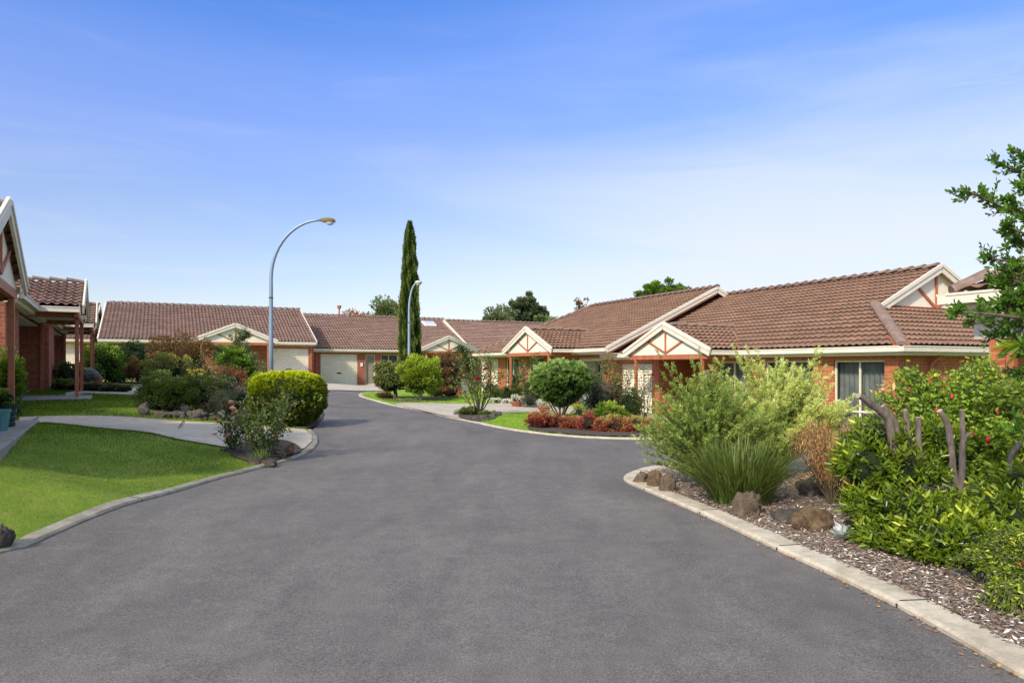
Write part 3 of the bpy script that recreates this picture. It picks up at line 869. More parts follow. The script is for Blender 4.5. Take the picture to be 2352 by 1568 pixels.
# skirt roof on the right end
gd = Vector((-cos(E.pitch), 0, sin(E.pitch)))
tile_roof('skirt_roof', (LE, 0, E.zg), (0, 1, 0), gd, 2*E.run, GC/cos(E.pitch), E.tile, E.root, [((LE, 0, 0), Vector((1, 1, 0)).normalized()), ((LE, 2*E.run, 0), Vector((1, -1, 0)).normalized())])
gutter('gutter', E.root, -.12, 2*E.run, E.zg, LE, axis='y', d=.12)
m = MB(); m.box(LE-.026, LE-.002, -.0, 2*E.run, E.zg-.2, E.zg-.02); m.build('fascia', M['cream'], E.root)
m = MB(); m.box(LE-.33, LE-.03, .34, 2*E.run, E.zg-.214, E.zg-.196); m.build('soffit', M['soffit'], E.root)
# upper gable
xg = LE-GC; tg = math.tan(E.pitch); zg0 = E.zg+GC*tg
m = MB(); yl, yr = GC+.1, 2*E.run-GC-.1
m.poly([(xg-.05, yl, zg0+.03), (xg-.05, yr, zg0+.03), (xg-.05, E.run, E.zg+E.rise-.04)])
gp = m.build('gable_panel', M['cream_panel'], E.root)
for yy, ln in ((0, 0), (-1, 1), (1, 1)):
    m = MB()
    if ln == 0: m.bar((xg-.02, E.run, zg0+.05), (xg-.02, E.run, E.zg+E.rise-.15), .08, .04, (1, 0, 0))
    else: m.bar((xg-.022, E.run+yy*.04, zg0+.08), (xg-.022, E.run+yy*1.15, zg0+.08+.78), .08, .036, (1, 0, 0))
    m.build('gable_batten', M['terra'], gp)
m = MB(); m.box(xg-.05, xg+.03, yl-.1, yr+.1, zg0-.03, zg0+.08); m.build('gable_beam', M['terra'], gp)
for sgn in (1, -1):
    m = MB(); ya = GC-.12 if sgn == 1 else 2*E.run-GC+.12
    za = E.zg+(GC-.12)*tg
    u_ = Vector((0, -sgn*sin(E.pitch), cos(E.pitch)))
    m.bar((xg+.13, ya, za-.07), (xg+.13, E.run, E.zg+E.rise-.07+.06), .05, .24, u_)
    m.bar((xg+.17, ya, za+.02), (xg+.17, E.run, E.zg+E.rise+.02+.06), .035, .10, u_)
    m.bar((xg+.05, ya, za-.03), (xg+.05, E.run, E.zg+E.rise-.03), .13, .04, u_)
    m.build('bargeboard', M['cream'], E.root)
q = lambda px: E.lx(px, E.inset+.05)
ea0, ea1 = q(1421), q(1500); ed0, ed1 = q(1618), q(1638); ew0, ew1 = q(1652), q(1722); e10, e11 = q(1760), q(1870); e20, e21 = q(1917), q(2035)
er1 = q(1610)
shell(E, -.05, LE-.3, [(ea0, ea1, -.8, 2.02), (q(1517), er1, -.8, 2.1), (ew0, ew1, .9, 2.05), (e10, e11, .0, 2.05), (e20, e21, .0, 2.05)], z0=-.8, gables=(False, False), depth=2*E.run-.3)
EPX = 5.07
eaves(E, -.3, LE, [(EPX-2.15, EPX+2.15)])
roller_door(E, ea0, ea1, -.12, 2.02, E.inset+.2)
screen_door(E, er1-1.0, er1-.12, -.05, 2.05, 1.62)
m = MB(); r0 = q(1517); yb = E.inset+.112
m.box(r0-.11, r0-.001, yb, 1.8, -.8, E.zg-.2); m.box(er1+.001, er1+.11, yb, 1.8, -.8, E.zg-.2); m.box(r0, er1-1.02, 1.69, 1.8, -.8, E.zg-.2); m.box(er1-1.02, er1, 1.69, 1.8, 2.07, E.zg-.2); m.box(er1-.11, er1, 1.69, 1.8, -.8, 2.069)
m.build('entry_recess', M['brick_sun'], E.root)
m = MB(); m.box(q(1618), q(1635), E.inset-.09, E.inset-.002, 1.42, 1.78); m.build('meter_box', M['cream'], E.root, bevel=.01)
m = MB(); m.box(r0, er1, E.inset+.2, 1.7, 2.12, 2.14); m.build('recess_ceiling', M['soffit'], E.root)
m = MB(); m.box(r0-.6, er1+.5, -1.3, 1.69, -.6, .02); m.build('porch_slab', M['slab'], E.root)
window(E, ew0, ew1, .9, 2.05, E.inset+.06, transom=None)
window(E, e10, e11, .05, 2.05, E.inset+.06, split=.55, transom=.66); window(E, e20, e21, .05, 2.05, E.inset+.06, split=.5, transom=.66)
porch(E, EPX, half=2.1, out=1.15, rise=.81, zpost0=-.12)
m = MB(); yy = 1.4; m.box(LE-.3, LE-.23, yy, yy+.09, -.5, E.zg-.45); m.bar((LE-.26, yy+.04, E.zg-.45), (LE-.1, yy+.3, E.zg-.16), .08, .07); m.build('drainpipe', M['terra'], E.root)

# house F: nearest right, seen at the picture edge
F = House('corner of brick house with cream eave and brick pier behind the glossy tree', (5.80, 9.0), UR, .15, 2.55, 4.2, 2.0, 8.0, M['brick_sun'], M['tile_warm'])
main_roof(F, 0, 8.0, hip_left=1.0)
ridge_caps('hip_cap', (0, 0, F.zg+.03), (4.2, 4.2, F.zg+2.05), M['ridge'], F.root, r=.15, seg=.4)
gd = Vector((cos(F.pitch), 0, sin(F.pitch)))
tile_roof('hip_roof', (0, 8.4, F.zg), (0, -1, 0), gd, 8.4, 4.2/cos(F.pitch), F.tile, F.root, [((0, 0, 0), Vector((-1, 1, 0)).normalized()), ((0, 8.4, 0), Vector((-1, -1, 0)).normalized())])
eaves(F, 0, 8.0)
gutter('gutter', F.root, -.12, 8.4, F.zg, 0, axis='y', d=-.12)
m = MB(); m.box(.002, .026, .03, 8.4, F.zg-.2, F.zg-.02); m.build('fascia', M['cream'], F.root)
m = MB(); m.box(.03, .9, .53, 8.3, F.zg-.214, F.zg-.196); m.build('soffit', M['soffit'], F.root)
fp = F.lx(2275, .45)
m = MB(); m.box(fp, fp+.19, .42, .54, -.6, 1.80); m.build('brick_pier', M['brick_sun'], F.root)
m = MB(); m.box(fp+.20, fp+.29, .43, .52, -.6, 2.2); m.build('porch_post', M['terra'], F.root)
m = MB(); m.box(fp-.18, 8, .40, .5, 1.82, 2.33); m.build('beam', M['cream'], F.root)
m = MB(); m.box(.9, 8, 2.0, 2.12, -.6, 2.3); m.box(.9, 1.02, 2.13, 8.2, -.6, 2.3); m.build('wall', M['brick_sun'], F.root)

# ---------------------------------------------------------------- the shaded row on the left
UL = (-.508, .861)
def left_house(label, o, base, zg, rise, x_lo=-3.8, x_hi=5.4):
    h = House(label, o, UL, base, zg, 5.4, 2.6, 9.3, M['brick_mid'], M['tile_grey'], inset=.2)
    main_roof(h, x_lo, x_hi)
    eaves(h, x_lo, x_hi, [(.02, 4.62)])
    verge(h, x_hi, 1); verge(h, x_lo, -1)
    porch(h, 2.35, half=2.3, out=1.05, rise=rise, post_in=1.83)
    m = MB()
    m.box(x_lo+.1, -1.2, .2, .31, -.8, h.zg-.2); m.box(-1.31, -1.2, .311, 3.2, -.8, h.zg-.2)      # near wing
    m.box(4.7, x_hi-.1, .2, .31, -.8, h.zg-.2); m.box(4.7, 4.81, .311, 3.2, -.8, h.zg-.2)     # far wing
    m.box(-1.2, 4.7, 3.2, 3.31, -.8, h.zg-.2); m.box(x_lo+.1, x_lo+.21, .311, 10, -.8, h.zg-.2); m.box(x_hi-.21, x_hi-.1, .311, 10, -.8, h.zg-.2); m.box(x_lo+.1, x_hi-.1, 10, 10.1, -.8, h.zg-.2)
    m.build('wall', h.brick, h.root)
    m = MB(); m.box(4.66, 4.70, .15, .215, -.02, h.zg-.2); m.build('door_trim', M['terra'], h.root)
    m = MB(); m.box(-1.2, 4.72, .27, 3.2, h.zg-.3, h.zg-.28); m.build('ceiling', M['soffit'], h.root)
    m = MB(); m.box(-.1, 4.9, -1.25, 3.2, -.75, 0.0); m.build('porch_slab', M['slab'], h.root, bevel=.015)
    post_pipe(h, x_hi-.35, .2, -.3, h.zg-.2)
    return h
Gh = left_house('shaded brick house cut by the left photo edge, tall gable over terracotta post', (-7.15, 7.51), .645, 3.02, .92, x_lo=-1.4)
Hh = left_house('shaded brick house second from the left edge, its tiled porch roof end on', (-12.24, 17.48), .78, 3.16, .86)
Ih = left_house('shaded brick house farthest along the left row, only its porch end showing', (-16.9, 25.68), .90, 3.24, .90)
# ---------------------------------------------------------------- foliage kit
def unit(v): return v/np.maximum(np.linalg.norm(v, axis=-1, keepdims=True), 1e-9)
def rdir(n): return unit(RNG.normal(size=(n, 3)))

def leaf_mesh(name, P, D, L, W, tint, mat, parent, kind=None, fold=.25, big=False, up=None):
    P = np.asarray(P, float); D = unit(np.asarray(D, float)); n = len(P)
    L = np.broadcast_to(L, n)[:, None]*1.0; W = np.broadcast_to(W, n)[:, None]*1.0
    R = rdir(n) if up is None else unit(np.asarray(up)+rdir(n)*.35)
    S = unit(np.cross(D, R)); U = np.cross(S, D); f = fold
    if big:
        a = P; t = P+D*L-U*W*.15
        l1, l2 = P+D*L*.3+S*W*.42+U*f*W*.5, P+D*L*.68+S*W*.40+U*f*W*.45
        r1, r2 = P+D*L*.3-S*W*.42+U*f*W*.5, P+D*L*.68-S*W*.40+U*f*W*.45
        V = np.stack([a, r1, r2, t, l2, l1], 1).reshape(-1, 3)
        b = np.arange(n)[:, None]*6
        F = np.concatenate([b+[0, 1, 2, 3], b+[0, 3, 4, 5]], 1).reshape(-1, 4); rep = 2
    else:
        V = np.stack([P, P+D*L*.5-S*W*.5+U*f*W*.5, P+D*L, P+D*L*.5+S*W*.5+U*f*W*.5], 1).reshape(-1, 3)
        F = (np.arange(n)[:, None]*4+[0, 1, 2, 3]); rep = 1
    me = bpy.data.meshes.new(name); nf = len(F)
    me.vertices.add(len(V)); me.vertices.foreach_set('co', V.astype(np.float32).ravel())
    me.loops.add(nf*4); me.loops.foreach_set('vertex_index', F.astype(np.int32).ravel())
    me.polygons.add(nf); me.polygons.foreach_set('loop_start', np.arange(nf, dtype=np.int32)*4)
    me.polygons.foreach_set('loop_total', np.full(nf, 4, np.int32)); me.update(calc_edges=True)
    at = me.attributes.new('tint', 'FLOAT', 'FACE'); at.data.foreach_set('value', np.repeat(np.clip(tint, 0, 1), rep).astype(np.float32))
    me.materials.append(mat)
    o = link(name, me, parent)
    if kind: o['kind'] = kind
    return o

def crown_points(ell, n, clump=.3, nclump=40, up=.15, spread=1.0, inner=.55, noise=.0):
    """Leaf positions in clumps over one ellipsoid (centre, radii)."""
    c, r = np.array(ell[:3], float), np.array(ell[3:6], float)
    cd = rdir(nclump); k = RNG.uniform(inner, 1.0, (nclump, 1)); cen = c+cd*r*k
    cr = clump*np.mean(r)*RNG.uniform(.6, 1.25, nclump); ct = RNG.uniform(0, 1, nclump)
    idx = RNG.integers(0, nclump, n); d = rdir(n)
    P = cen[idx]+d*cr[idx][:, None]*RNG.uniform(.55, 1.05, (n, 1))*np.array([1, 1, .8])
    D = unit(d*.8+cd[idx]*.6*spread+np.array([0, 0, up])+rdir(n)*.35)
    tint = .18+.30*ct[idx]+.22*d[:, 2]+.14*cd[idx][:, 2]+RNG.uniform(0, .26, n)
    return P, D, tint

def core_blob(name, ells, mat, parent, scale=.72):  # solid blob inside the leaves, near-black to stand for their inner shade
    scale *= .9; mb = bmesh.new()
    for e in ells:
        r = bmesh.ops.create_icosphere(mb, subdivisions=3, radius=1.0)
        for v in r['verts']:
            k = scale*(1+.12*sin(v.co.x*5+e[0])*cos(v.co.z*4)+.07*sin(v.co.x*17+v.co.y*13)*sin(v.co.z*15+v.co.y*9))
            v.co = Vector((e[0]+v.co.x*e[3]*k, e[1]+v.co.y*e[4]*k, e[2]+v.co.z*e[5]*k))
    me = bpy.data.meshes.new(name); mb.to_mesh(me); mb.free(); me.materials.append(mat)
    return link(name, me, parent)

def leafmat(name, *a, **k):
    gain = {'gold_leaf': 1.6, 'red_leaf': 1.3, 'feather_yellow': 1.7, 'white_petal': 1, 'pink_petal': 1, 'magenta_petal': 1, 'crimson_petal': 1, 'yellow_petal': 1, 'silver_leaf': 1, 'chip': 1.45, 'grass_blade_bright': 1.15}.get(name, 1.55)
    a = tuple(tuple(min(.85, x*gain) for x in c) for c in a)
    M[name] = mat_leaf(name, *a, **k); return M[name]
leafmat('hedge_leaf', (.010, .020, .005), (.055, .085, .018), (.17, .22, .07))
leafmat('gold_leaf', (.022, .036, .003), (.19, .235, .006), (.44, .47, .012), trans=.3)
leafmat('bright_leaf', (.016, .042, .006), (.10, .17, .018), (.29, .36, .06), rough=.4)
leafmat('glossy_leaf', (.014, .036, .004), (.13, .185, .012), (.45, .47, .05), rough=.27, spec=.45)
leafmat('tree_gloss_leaf', (.014, .045, .006), (.075, .165, .014), (.25, .36, .04), rough=.27, spec=.45)
leafmat('dark_leaf', (.007, .016, .005), (.028, .052, .013), (.075, .11, .03))
leafmat('grey_leaf', (.05, .06, .035), (.15, .17, .10), (.30, .32, .20))
leafmat('silver_leaf', (.25, .27, .27), (.5, .54, .54), (.75, .78, .78), trans=.2)
leafmat('bronze_leaf', (.035, .022, .008), (.14, .075, .028), (.28, .17, .06))
leafmat('rust_leaf', (.07, .028, .014), (.22, .075, .04), (.36, .17, .09))
leafmat('red_leaf', (.07, .030, .014), (.33, .070, .048), (.33, .30, .09))
leafmat('purple_leaf', (.03, .03, .025), (.09, .085, .07), (.2, .19, .17))
leafmat('olive_leaf', (.03, .04, .010), (.12, .14, .03), (.24, .24, .06))
leafmat('yellow_green_leaf', (.04, .07, .008), (.20, .27, .02), (.42, .44, .05))
leafmat('weep_leaf', (.03, .045, .008), (.11, .14, .03), (.26, .21, .07))
leafmat('cypress_leaf', (.010, .024, .004), (.050, .082, .012), (.15, .18, .04))
leafmat('globe_leaf', (.018, .045, .010), (.11, .19, .04), (.32, .40, .13))
leafmat('feather_green', (.04, .075, .014), (.20, .27, .055), (.40, .46, .16), trans=.4)
leafmat('feather_yellow', (.12, .16, .035), (.38, .42, .13), (.62, .62, .30), trans=.4)
leafmat('strap_leaf', (.012, .028, .005), (.095, .13, .024), (.40, .40, .15), rough=.4)
leafmat('dry_leaf', (.14, .075, .03), (.36, .20, .08), (.55, .36, .17))
leafmat('fuchsia_leaf', (.04, .09, .010), (.19, .29, .025), (.44, .46, .06), rough=.4)
leafmat('gum_leaf', (.03, .045, .015), (.11, .14, .05), (.25, .27, .12))
leafmat('gum_dark', (.035, .052, .028), (.10, .13, .065), (.24, .26, .14))
leafmat('rose_leaf', (.018, .04, .010), (.08, .14, .028), (.22, .17, .06))
leafmat('pink_petal', (.65, .30, .28), (.85, .52, .48), (.9, .72, .68), trans=.3)
leafmat('magenta_petal', (.45, .01, .08), (.75, .03, .18), (.85, .15, .35), trans=.3)
leafmat('crimson_petal', (.22, .005, .015), (.55, .02, .05), (.7, .08, .1), trans=.3)
leafmat('white_petal', (.6, .6, .5), (.8, .8, .72), (.9, .9, .85), trans=.3)
leafmat('yellow_petal', (.6, .5, .1), (.8, .72, .2), (.9, .85, .45), trans=.3)
leafmat('chip', (.05, .03, .02), (.20, .14, .10), (.66, .58, .50), trans=0.0, rough=.9)
leafmat('grass_blade', (.048, .085, .006), (.105, .162, .012), (.20, .25, .03), rough=.6, trans=.35)  # dark copy of the blade greens, with the left lawn's shade in it
leafmat('grass_blade_bright', (.14, .25, .015), (.22, .36, .02), (.33, .45, .04), rough=.6, trans=.35)
M["core_dark"] = mat_paint("inner_shade", (.014, .026, .007), .95, .35, 25)  # inner shade of the crowns put into dark paint
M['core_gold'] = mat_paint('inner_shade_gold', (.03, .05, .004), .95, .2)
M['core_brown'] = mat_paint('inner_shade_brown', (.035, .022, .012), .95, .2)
M['bark'] = mat_bark('bark'); M['bark_grey'] = mat_bark('grey_bark', (.17, .14, .115)); M['twig'] = mat_bark('twig', (.12, .10, .055))
M['twig_green'] = mat_bark('green_cane', (.10, .11, .04)); M['terracotta_pot'] = mat_paint('terracotta_pot', (.42, .15, .07), .8, .2, 8)

def spot(px, Y): 
    x = (px-CX)/FPX*Y; return Vector((x, Y, T(x, Y)))
def zat(py, Y): return EYE-(py-HY)/FPX*Y
def mlen(p, Y): return p*Y/FPX

def canes(root, n, h, r, spread, mat='twig', name='stem', rad=.012, segs=5, seed=0, jit=.06):
    rr = random.Random(seed); mb = MB(); tips = []
    for i in range(n):
        a = 2*pi*i/n+rr.uniform(-.4, .4); s = spread*rr.uniform(.4, 1.0); hh = h*rr.uniform(.75, 1.0); pts = []
        for k in range(segs+1):
            t = k/segs
            pts.append((cos(a)*(r*.2+s*t**1.25)+rr.uniform(-jit, jit)*t, sin(a)*(r*.2+s*t**1.25)+rr.uniform(-jit, jit)*t, hh*t-.03))
        mb.tube(pts, [rad*(1-.7*k/segs) for k in range(segs+1)], 6); tips.append(pts)
    mb.build(name, M[mat], root, smooth=True)
    return tips

def shrub(label, cat, px, Y, x0, x1, ytop, mat, n, L, W, name='shrub', clump=.3, nclump=60, lift=0.0, depth=1.0, core=True, group=None, ystem=None, up=.15, inner=.6, spread=1.0, core_mat='core_dark', lobes=None, big=False, fold=.25, trunk=None, core_scale=.72, fol='foliage', tintshift=0.0):
    b = spot(px, Y); zt = zat(ytop, Y); h = zt-b.z
    root = tag(empty(name, b), label, cat, group)
    cx = mlen((x0+x1)/2-px, Y); rx = mlen((x1-x0)/2, Y)
    ells = lobes or [(cx, 0, lift+(h-lift)/2, rx, rx*depth, (h-lift)/2)]
    if lobes: ells = [(cx+a*rx, bb*rx*depth, lift+c*(h-lift), d*rx, d2*rx*depth, e*(h-lift)) for a, bb, c, d, d2, e in lobes]
    vol = [e[3]*e[4]*e[5] for e in ells]; tot = sum(v**.67 for v in vol); Ps = []; Ds = []; Ts = []
    for e, v in zip(ells, vol):
        w = v**.67/tot; p, d, t = crown_points(e, int(n*w), clump, max(6, int(nclump*w)), up, spread, inner); Ps.append(p); Ds.append(d); Ts.append(t)
    P = np.concatenate(Ps); D = np.concatenate(Ds); t = np.concatenate(Ts)+tintshift
    P[:, 2] = np.maximum(P[:, 2], .01+RNG.uniform(0, .03, len(P)))
    k = RNG.uniform(.7, 1.25, len(P))
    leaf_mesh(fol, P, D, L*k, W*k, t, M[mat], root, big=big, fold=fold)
    if core: core_blob('shade_core', ells, M[core_mat], root, core_scale)
    if trunk:
        mb = MB(); tr, th = trunk
        mb.tube([(0, 0, -.05), (tr*.4, 0, th*.4), (-tr*.3, tr*.2, th), (0, 0, th+.25*(h-th))], [tr*1.25, tr, tr*.8, tr*.5], 8)
        rr = random.Random(int(px))
        for i in range(7):
            a = rr.uniform(0, 2*pi); s = rx*rr.uniform(.35, .7)
            mb.tube([(0, 0, th*.85), (cos(a)*s*.4, sin(a)*s*.4*depth, th+(h-th)*.25), (cos(a)*s, sin(a)*s*depth, th+(h-th)*rr.uniform(.45, .75))], [tr*.55, tr*.4, tr*.15], 6)
        mb.build('trunk', M['bark'], root, smooth=True)
    elif lift > .05 or not core:
        canes(root, 7, h*.7, .05, rx*.6, rad=.018, seed=int(px))
    return root

def rock(label, px, py, w, h, mat, name='rock', group=None, seed=0, sink=.15, sq=.8, Y=None):
    b = G(px, py) if Y is None else spot(px, Y); Y = b.y; rr = random.Random(seed)
    bm = bmesh.new(); r = bmesh.ops.create_icosphere(bm, subdivisions=4, radius=1.0)
    W, H = mlen(w, Y)/2, mlen(h, Y)
    from mathutils import noise as mn
    o = Vector((rr.uniform(0, 50), rr.uniform(0, 50), rr.uniform(0, 50)))
    for v in bm.verts:
        c = v.co.copy(); k = 1+.42*mn.noise(c*1.3+o)+.22*mn.noise(c*2.6+o)+.11*mn.noise(c*6+o)+.07*mn.noise(c*14+o)-.05*abs(mn.noise(c*22+o))
        # facet: flatten a few sides
        v.co = Vector((c.x*W*k, c.y*W*sq*k, (c.z*.62+.38)*H*k*.95-H*sink*.3))
    me = bpy.data.meshes.new(name); bm.to_mesh(me); bm.free(); me.materials.append(M[mat])
    me.polygons.foreach_set('use_smooth', [True]*len(me.polygons))
    ob = link(name, me, None, b, rr.uniform(-.4, .4)); tag(ob, label, 'rock', group); return ob

def bloom_mesh(mat, key):
    nm = 'bloom'; ps, ds, ts, Ls, ups = [], [], [], [], []
    for ring, (k, tilt, l) in enumerate(((6, .25, 1.0), (6, .75, .85), (5, 1.4, .65), (4, 3, .45))):
        for i in range(k):
            a = 2*pi*i/k+ring*.5; ps.append((.05*cos(a), .05*sin(a), 0)); ds.append((cos(a), sin(a), tilt)); ts.append(.3+.2*ring+random.uniform(-.1, .15)); Ls.append(l); ups.append((0, 0, 1))
    o = leaf_mesh(nm, ps, ds, np.array(Ls), np.array(Ls)*.95, np.array(ts), M[mat], None, big=True, up=np.array(ups), fold=.5)
    me = o.data; bpy.data.objects.remove(o); return me
BLOOM = {k: bloom_mesh(k, k) for k in ('pink_petal', 'magenta_petal', 'crimson_petal', 'white_petal', 'yellow_petal')}

def add_bloom(root, p, r, mat, tilt=None):
    o = link('bloom', BLOOM[mat], root); o.location = p; o.scale = (r, r, r)
    o.rotation_euler = (random.uniform(-.6, .9), random.uniform(-.6, .6), random.uniform(0, 6)) if tilt is None else tilt
    return o

def rose_bush(label, px, Y, h, spread, n=7, leaves=900, mat='rose_leaf', blooms=(), group='rose bushes', cane='twig', L=.05, bmat='pink_petal', br=.05, lean=0.0, tshift=0.0, open_base=.3, cat='rose bush', name='rose_bush', rad=.012):
    b = spot(px, Y); root = tag(empty(name, b), label, cat, group); rr = random.Random(int(px*7+Y))
    mb = MB(); anchors = []
    for i in range(n):
        a = 2*pi*i/n+rr.uniform(-.5, .5); s = spread*rr.uniform(.35, 1.0); hh = h*rr.uniform(.6, 1.0); pts = []
        for k in range(7):
            t = k/6; pts.append(Vector((cos(a)*s*t**.9+rr.uniform(-.04, .04)*t+lean*t, sin(a)*s*t**.9+rr.uniform(-.04, .04)*t, hh*t-.02)))
        mb.tube(pts, [rad*(1-.62*k/6) for k in range(7)], 6)
        for k in range(2, 7):
            for _ in range(2):
                q = pts[k]; d = Vector((rr.uniform(-1, 1), rr.uniform(-1, 1), rr.uniform(.1, 1))).normalized()*rr.uniform(.1, .26)*h
                mb.tube([q, q+d*.5+Vector((0, 0, .01)), q+d], [rad*.4, rad*.32, rad*.2], 5)
                if k/6 > open_base: anchors += [q+d*.5, q+d]
            if k/6 > open_base: anchors.append(pts[k])
    mb.build('cane', M[cane], root, smooth=True)
    A_ = np.array([tuple(v) for v in anchors]); idx = RNG.integers(0, len(A_), leaves)
    P = A_[idx]+RNG.normal(size=(leaves, 3))*.035*max(.7, h); D = unit(rdir(leaves)+[0, 0, -.1])
    k = RNG.uniform(.7, 1.2, leaves)
    leaf_mesh('foliage', P, D, L*k, L*.62*k, RNG.uniform(0, 1, leaves)**1.3+tshift, M[mat], root, big=Y < 14)
    for (bx, by, mt, r) in blooms:
        x = mlen(bx-px, Y); z = zat(by, Y)-b.z
        add_bloom(root, (x, -spread*.85, z), r*(1.5 if Y < 14 else 1.2), mt)
        # its own stalk
        sb = MB(); j = int(np.argmin(((A_-np.array([x, -.6*spread, z-.12]))**2).sum(1))); sb.tube([A_[j], ((A_[j][0]+x)/2, A_[j][1]*.5-spread*.42, (A_[j][2]+z)/2-.01), (x, -spread*.85, z)], [.006, .005, .004], 5); sb.build('stalk', M[cane], root)
    return root

def tufts(C, N, per, L, W, tint, mat, root, spread=.6, up=.2, name='foliage', back=.5):
    n = len(C); i = np.repeat(np.arange(n), per); m_ = len(i)
    j = rdir(m_)*np.asarray(L)*.35; P = C[i]+j-N[i]*np.asarray(L)*back*RNG.uniform(0, 1, (m_, 1))
    D = unit(N[i]*.8+rdir(m_)*spread+[0, 0, up])
    leaf_mesh(name, P, D, L*RNG.uniform(.6, 1.25, m_), W, tint[i]+RNG.uniform(-.14, .16, m_), M[mat], root)

# ---------------------------------------------------------------- left side planting
# golden clipped bush
def clipped_globe(label, px, py, w, h, mat, core_mat, n, L, W, name='clipped_bush', sq=2.6, depth=1.0, cat='bush', zoff=.0, tint_top=.5):
    b = G(px, py); Y = b.y+mlen(w, b.y)*.45*depth; b = spot(px, Y)
    r = mlen(w/2, Y); H = zat(py-h, Y)-b.z
    root = tag(empty(name, b), label, cat)
    nt_ = n//20; d = rdir(nt_); p = 2/sq
    s = np.sign(d)*np.abs(d)**p; s = s/np.maximum((np.abs(s)**sq).sum(1, keepdims=True), 1e-6)**(1/sq)
    lump = 1+.03*np.sin(d[:, 0]*9+1)*np.cos(d[:, 2]*8)+.03*np.sin(d[:, 1]*14+d[:, 2]*11)
    dj = RNG.uniform(.91, 1.02, nt_)
    P = s*np.array([r, r*depth, H/2])*(lump*dj)[:, None]+np.array([0, 0, H/2+zoff])
    zz = np.clip(P[:, 2]/H, 0, 1); nar = .80+.20*np.clip(zz/.45, 0, 1)**.7; P[:, 0] *= nar; P[:, 1] *= nar
    tint = .12+.70*np.clip(d[:, 2], -.2, 1)+.10*np.clip(-d[:, 0], 0, 1)+RNG.uniform(-.14, .18, nt_)+(dj-.965)*4.5  # sunlight painted in: top and left tufts lighter, low and sunken ones darker
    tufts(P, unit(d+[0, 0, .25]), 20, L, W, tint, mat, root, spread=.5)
    core_blob('shade_core', [(0, 0, H/2, r*1.12, r*depth*1.12, H/2*1.05)], M[core_mat], root, .74)
    canes(root, 6, H*.5, .1, r*.5, rad=.02, seed=3)
    return root
clipped_globe('golden-green clipped conifer bush bulging over the kerb in front of the street lamp', 663, 987, 161, 133, 'gold_leaf', 'core_gold', 90000, .050, .013, sq=2.9)

# long hedge
hb = G(440, 962); HYv = hb.y+.75
shrub('long dark green hedge edged with stones on the left lawn', 'hedge', 430, HYv, 318, 545, 852, 'hedge_leaf', 34000, .055, .022, name='hedge', nclump=150, clump=.26, lobes=[(-.62, 0, .46, .42, .75, .50), (-.2, 0, .5, .45, .8, .52), (.25, 0, .5, .45, .8, .50), (.66, 0, .45, .36, .7, .46)], depth=.55, core_scale=.62)
shrub('dusty purple-green low shrub at the right end of the long hedge', 'shrub', 535, HYv-.2, 470, 585, 878, 'purple_leaf', 10000, .035, .012, nclump=80, clump=.3, core_scale=.78)
for i, (x, y, w, h, mt, lb) in enumerate([(331, 957, 26, 38, 'rock_grey', 'upright grey stone at the left end of the hedge'), (372, 962, 34, 22, 'rock_grey', 'small dark stone between upright stone and broad stone'), (408, 964, 36, 26, 'rock_grey', 'rounded grey stone under the middle of the hedge'), (452, 966, 52, 32, 'rock_brown', 'broadest lichen-spotted stone along the hedge'), (486, 968, 26, 24, 'rock_grey', 'small stone right of the broadest hedge stone'), (512, 969, 30, 28, 'rock_grey', 'dark stone near the right end of the hedge row'), (552, 972, 46, 34, 'rock_grey', 'last dark stone of the hedge row, beside the pink roses')]):
    rock(lb, x, y-2, w, h*.74, 'rock_grey', seed=i+3, group='stones edging the hedge')

# pink and white roses by the path
ry = G(600, 1060).y
rose_bush('pale pink rose bush in the kerb-side bed in front of the golden bush', 605, ry+.1, 1.02, .55, 11, 2000, blooms=[(558, 921, 'pink_petal', .035)], L=.05, rad=.014, lean=.04, group=None, open_base=.12)
rose_bush('low white and pink rose bush left of the taller pale pink one', 535, ry+.45, .72, .34, 7, 900, blooms=[(512, 958, 'pink_petal', .042), (524, 950, 'white_petal', .045), (551, 936, 'pink_petal', .04), (556, 946, 'pink_petal', .045), (537, 968, 'white_petal', .038), (541, 998, 'pink_petal', .045), (510, 994, 'pink_petal', .038), (528, 943, 'white_petal', .03)], L=.045, rad=.01, group=None, tshift=-.05, open_base=.1)
shrub('small dark red-leaved plant beside the pink roses', 'plant', 652, ry+.15, 628, 674, 1006, 'bronze_leaf', 500, .035, .018, name='small_plant', nclump=14, core=False, tintshift=-.25)
for i, (x, y, w, h, lb) in enumerate([(520, 1040, 26, 13, 'small soil-brown stone at the left tip of the rose bed'), (543, 1045, 32, 14, 'low brown stone left of the rose stems'), (590, 1068, 34, 22, 'dark knobbly stone in front of the rose stems'), (620, 1072, 30, 18, 'dark stone at the front edge of the rose bed'), (574, 1056, 24, 16, 'small dark stone behind the knobbly one')]):
    rock(lb, x, y, w, h, 'rock_grey', seed=20+i, group='stones in the rose bed')
shrub('tuft of thin grass blades between the stones of the rose bed', 'grass tuft', 598, ry-.35, 575, 625, 1040, 'bright_leaf', 160, .12, .008, name='grass_tuft', nclump=8, core=False, up=2.0, inner=.1)
rock('dark boulder cut by the left photo edge on the kerb', -2, 1262, 52, 60, 'rock_grey', seed=41)

